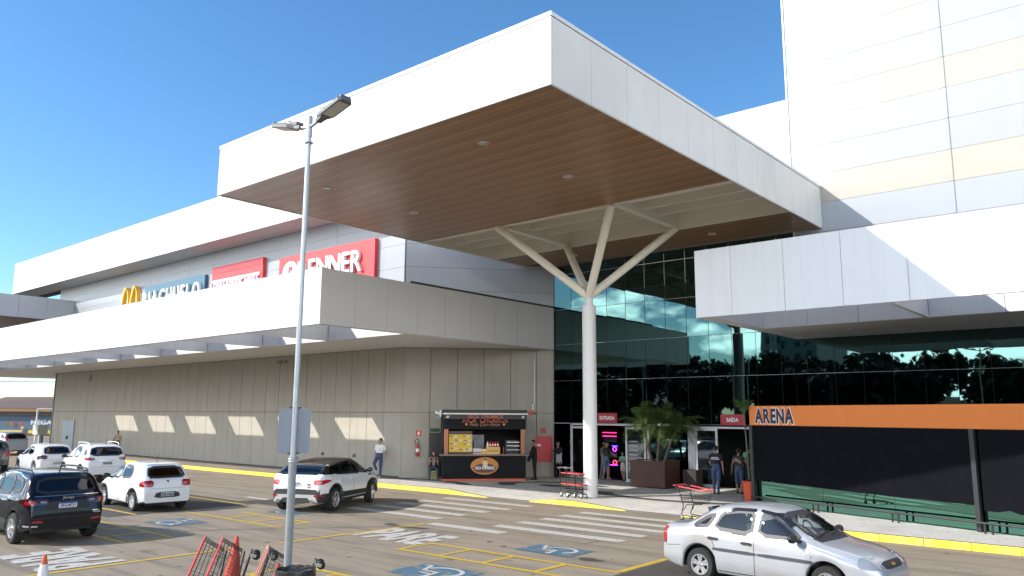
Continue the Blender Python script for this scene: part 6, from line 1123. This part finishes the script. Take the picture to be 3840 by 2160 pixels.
def jacket(t, J, H, k, P0, u, ch):
    w_ = J['wrist', 1]; b = MB(); n = 9
    for i in range(n): capsule(b, (w_+Vector((.02, -.12+.03*i, .03)))*k, (w_+Vector((.03+.02*math.sin(i*2), -.13+.034*i, -.33-.05*math.sin(i*1.7))))*k, .03*k, .022*k, 8)
    b.build('held_jacket', mat('pale grey jacket', (.33, .33, .36), .85, var=.15), t, world=False, smooth=70); b = MB(); q = J['wrist', -1]*k; b.box(q.x+.06, q.x+.14, q.y-.03, q.y+.04, q.z+.03, q.z+.045); b.build('phone', blackp, t, world=False)
person('woman in black holding a pale jacket and looking at her phone by the glass', (-22.5, 30.0, .15), R(-75), 1.66, True, legs=((3, 3, 2), (-4, 6, 2)), arms=((18, 6, 70), (26, 6, 68)), head=(0, 32), cols=dict(top=(.008, .008, .01), pants=(.008, .008, .01), skin=(.34, .21, .15)), hair='bun', extra=jacket)
person('woman in dark top and denim shorts standing inside the left doorway', (-20.3, 30.75, .15), R(-10), 1.68, True, legs=((3, 3, 2), (-5, 8, 2)), arms=((48, 8, 18), (-4, 10, 10)), head=(14, 0), cols=dict(top=(.03, .035, .025), pants=denim, shoe=(.2, .12, .08)), hair='tail', pant='short')
person('person in light blue jeans behind the woman in denim shorts', (-20.75, 31.25, .156), R(-15), 1.66, True, legs=((10, 4, 2), (-8, 8, 2)), cols=dict(top=(.25, .2, .17), pants=(.2, .28, .38), shoe=(.5, .48, .45)), hair='long')
person('girl in a green patterned top and white shorts in the left doorway', (-19.42, 30.75, .15), R(-95), 1.28, True, legs=((6, 4, 3), (-8, 10, 3)), arms=((25, 6, 80), (28, 6, 82)), head=(10, 5), cols=dict(top=(.16, .34, .24), pants=(.5, .47, .44), shoe=(.03, .03, .03)), hair='tail', pant='short', extra=cap_hat)
def guard_x(t, J, H, k, P0, u, ch):
    cap_hat(t, J, H, k, P0, u, ch); b = MB()
    for z, w_ in ((.40, .13), (.345, .17)):
        for i in range(7): y = -w_+2*w_*i/7; q = P0+u*z; b.box(q.x-.138*1.07, q.x-.128*1.07, y+.008, y+2*w_/7-.004, q.z, q.z+.03)
    b.v = [tuple(Vector(v)*k) for v in b.v]; b.build('back_print', whitelet, t, world=False)
person('man in black cap and black shirt with white back print walking in', (-13.62, 28.1, .15), R(104), 1.76, legs=((10, 6, 2), (-12, 10, 2)), arms=((24, 10, 44), (-8, 10, 14)), cols=dict(top=(.010, .011, .018), pants=(.045, .075, .15), shoe=(.012, .012, .012)), extra=guard_x, build=1.1)
def stripes(t, J, H, k, P0, u, ch):
    b = MB()
    for i in range(3): q0 = P0+u*(.24+.05*i)+Vector((-.132, -.15, 0)); q1 = P0+u*(.38+.045*i)+Vector((-.122, .13, 0)); capsule(b, q0*k, q1*k, .012*k, .012*k, 8)
    b.build('top_stripe', mat('pale stripe', (.4, .36, .32), .8), t, world=False, smooth=60)
person('woman in a dark striped sleeveless top and knee-length denim shorts walking in', (-13.0, 28.75, .15), R(100), 1.66, True, legs=((12, 6, 2), (-10, 8, 2)), arms=((-6, 16, 12), (26, 30, 10)), cols=dict(top=(.05, .03, .025), pants=(.055, .085, .15), skin=(.3, .17, .11), shoe=(.02, .02, .02)), hair='bun', pant='knee', sleeve=.1, extra=stripes, build=1.14)
def pack(t, J, H, k, P0, u, ch):
    b = MB(); q = ch*k; b.ball((q.x-.17*k, q.y, q.z-.1*k), .17*k, 14, (.6, .85, 1.2)); b.build('backpack', blackp, t, world=False, smooth=70)
person('person in a mint green shirt with black backpack inside the right doorway', (-13.75, 31.4, .156), R(120), 1.68, cols=dict(top=(.2, .5, .36), pants=(.02, .02, .03)), extra=pack)
person('person in grey top standing in the shade behind the left kiosk end', (-26.0, 26.75, .15), R(-20), 1.68, cols=dict(top=(.2, .2, .21), pants=(.03, .03, .035)), arms=((30, 12, 70), (30, 12, 70)), sleeve=.8)
person('attendant with long dark hair standing by the far gate booth', (-77.5, 26.9, 0), R(-20), 1.66, True, cols=dict(top=(.3, .22, .22), pants=(.03, .04, .08)), hair='long', arms=((30, 8, 60), (20, 8, 40)))
DV = Matrix.Translation((-22.2, 16.72, .0)) @ Matrix.Rotation(ER, 4, 'Z') @ Matrix.Translation((.0, -.36, .30)); dl_ = DV.to_translation()
person('driver seen through the side window of the white SUV with black roof', tuple(dl_), ER, 1.7, legs=((80, 60, 4), (80, 60, 4)), arms=((58, 6, 22), (58, 6, 22)), lean=-12, hip=.42, cols=dict(top=(.4, .38, .36), skin=(.34, .2, .13)), sleeve=.6)
# ---- air: nothing visible fades, so no haze is built
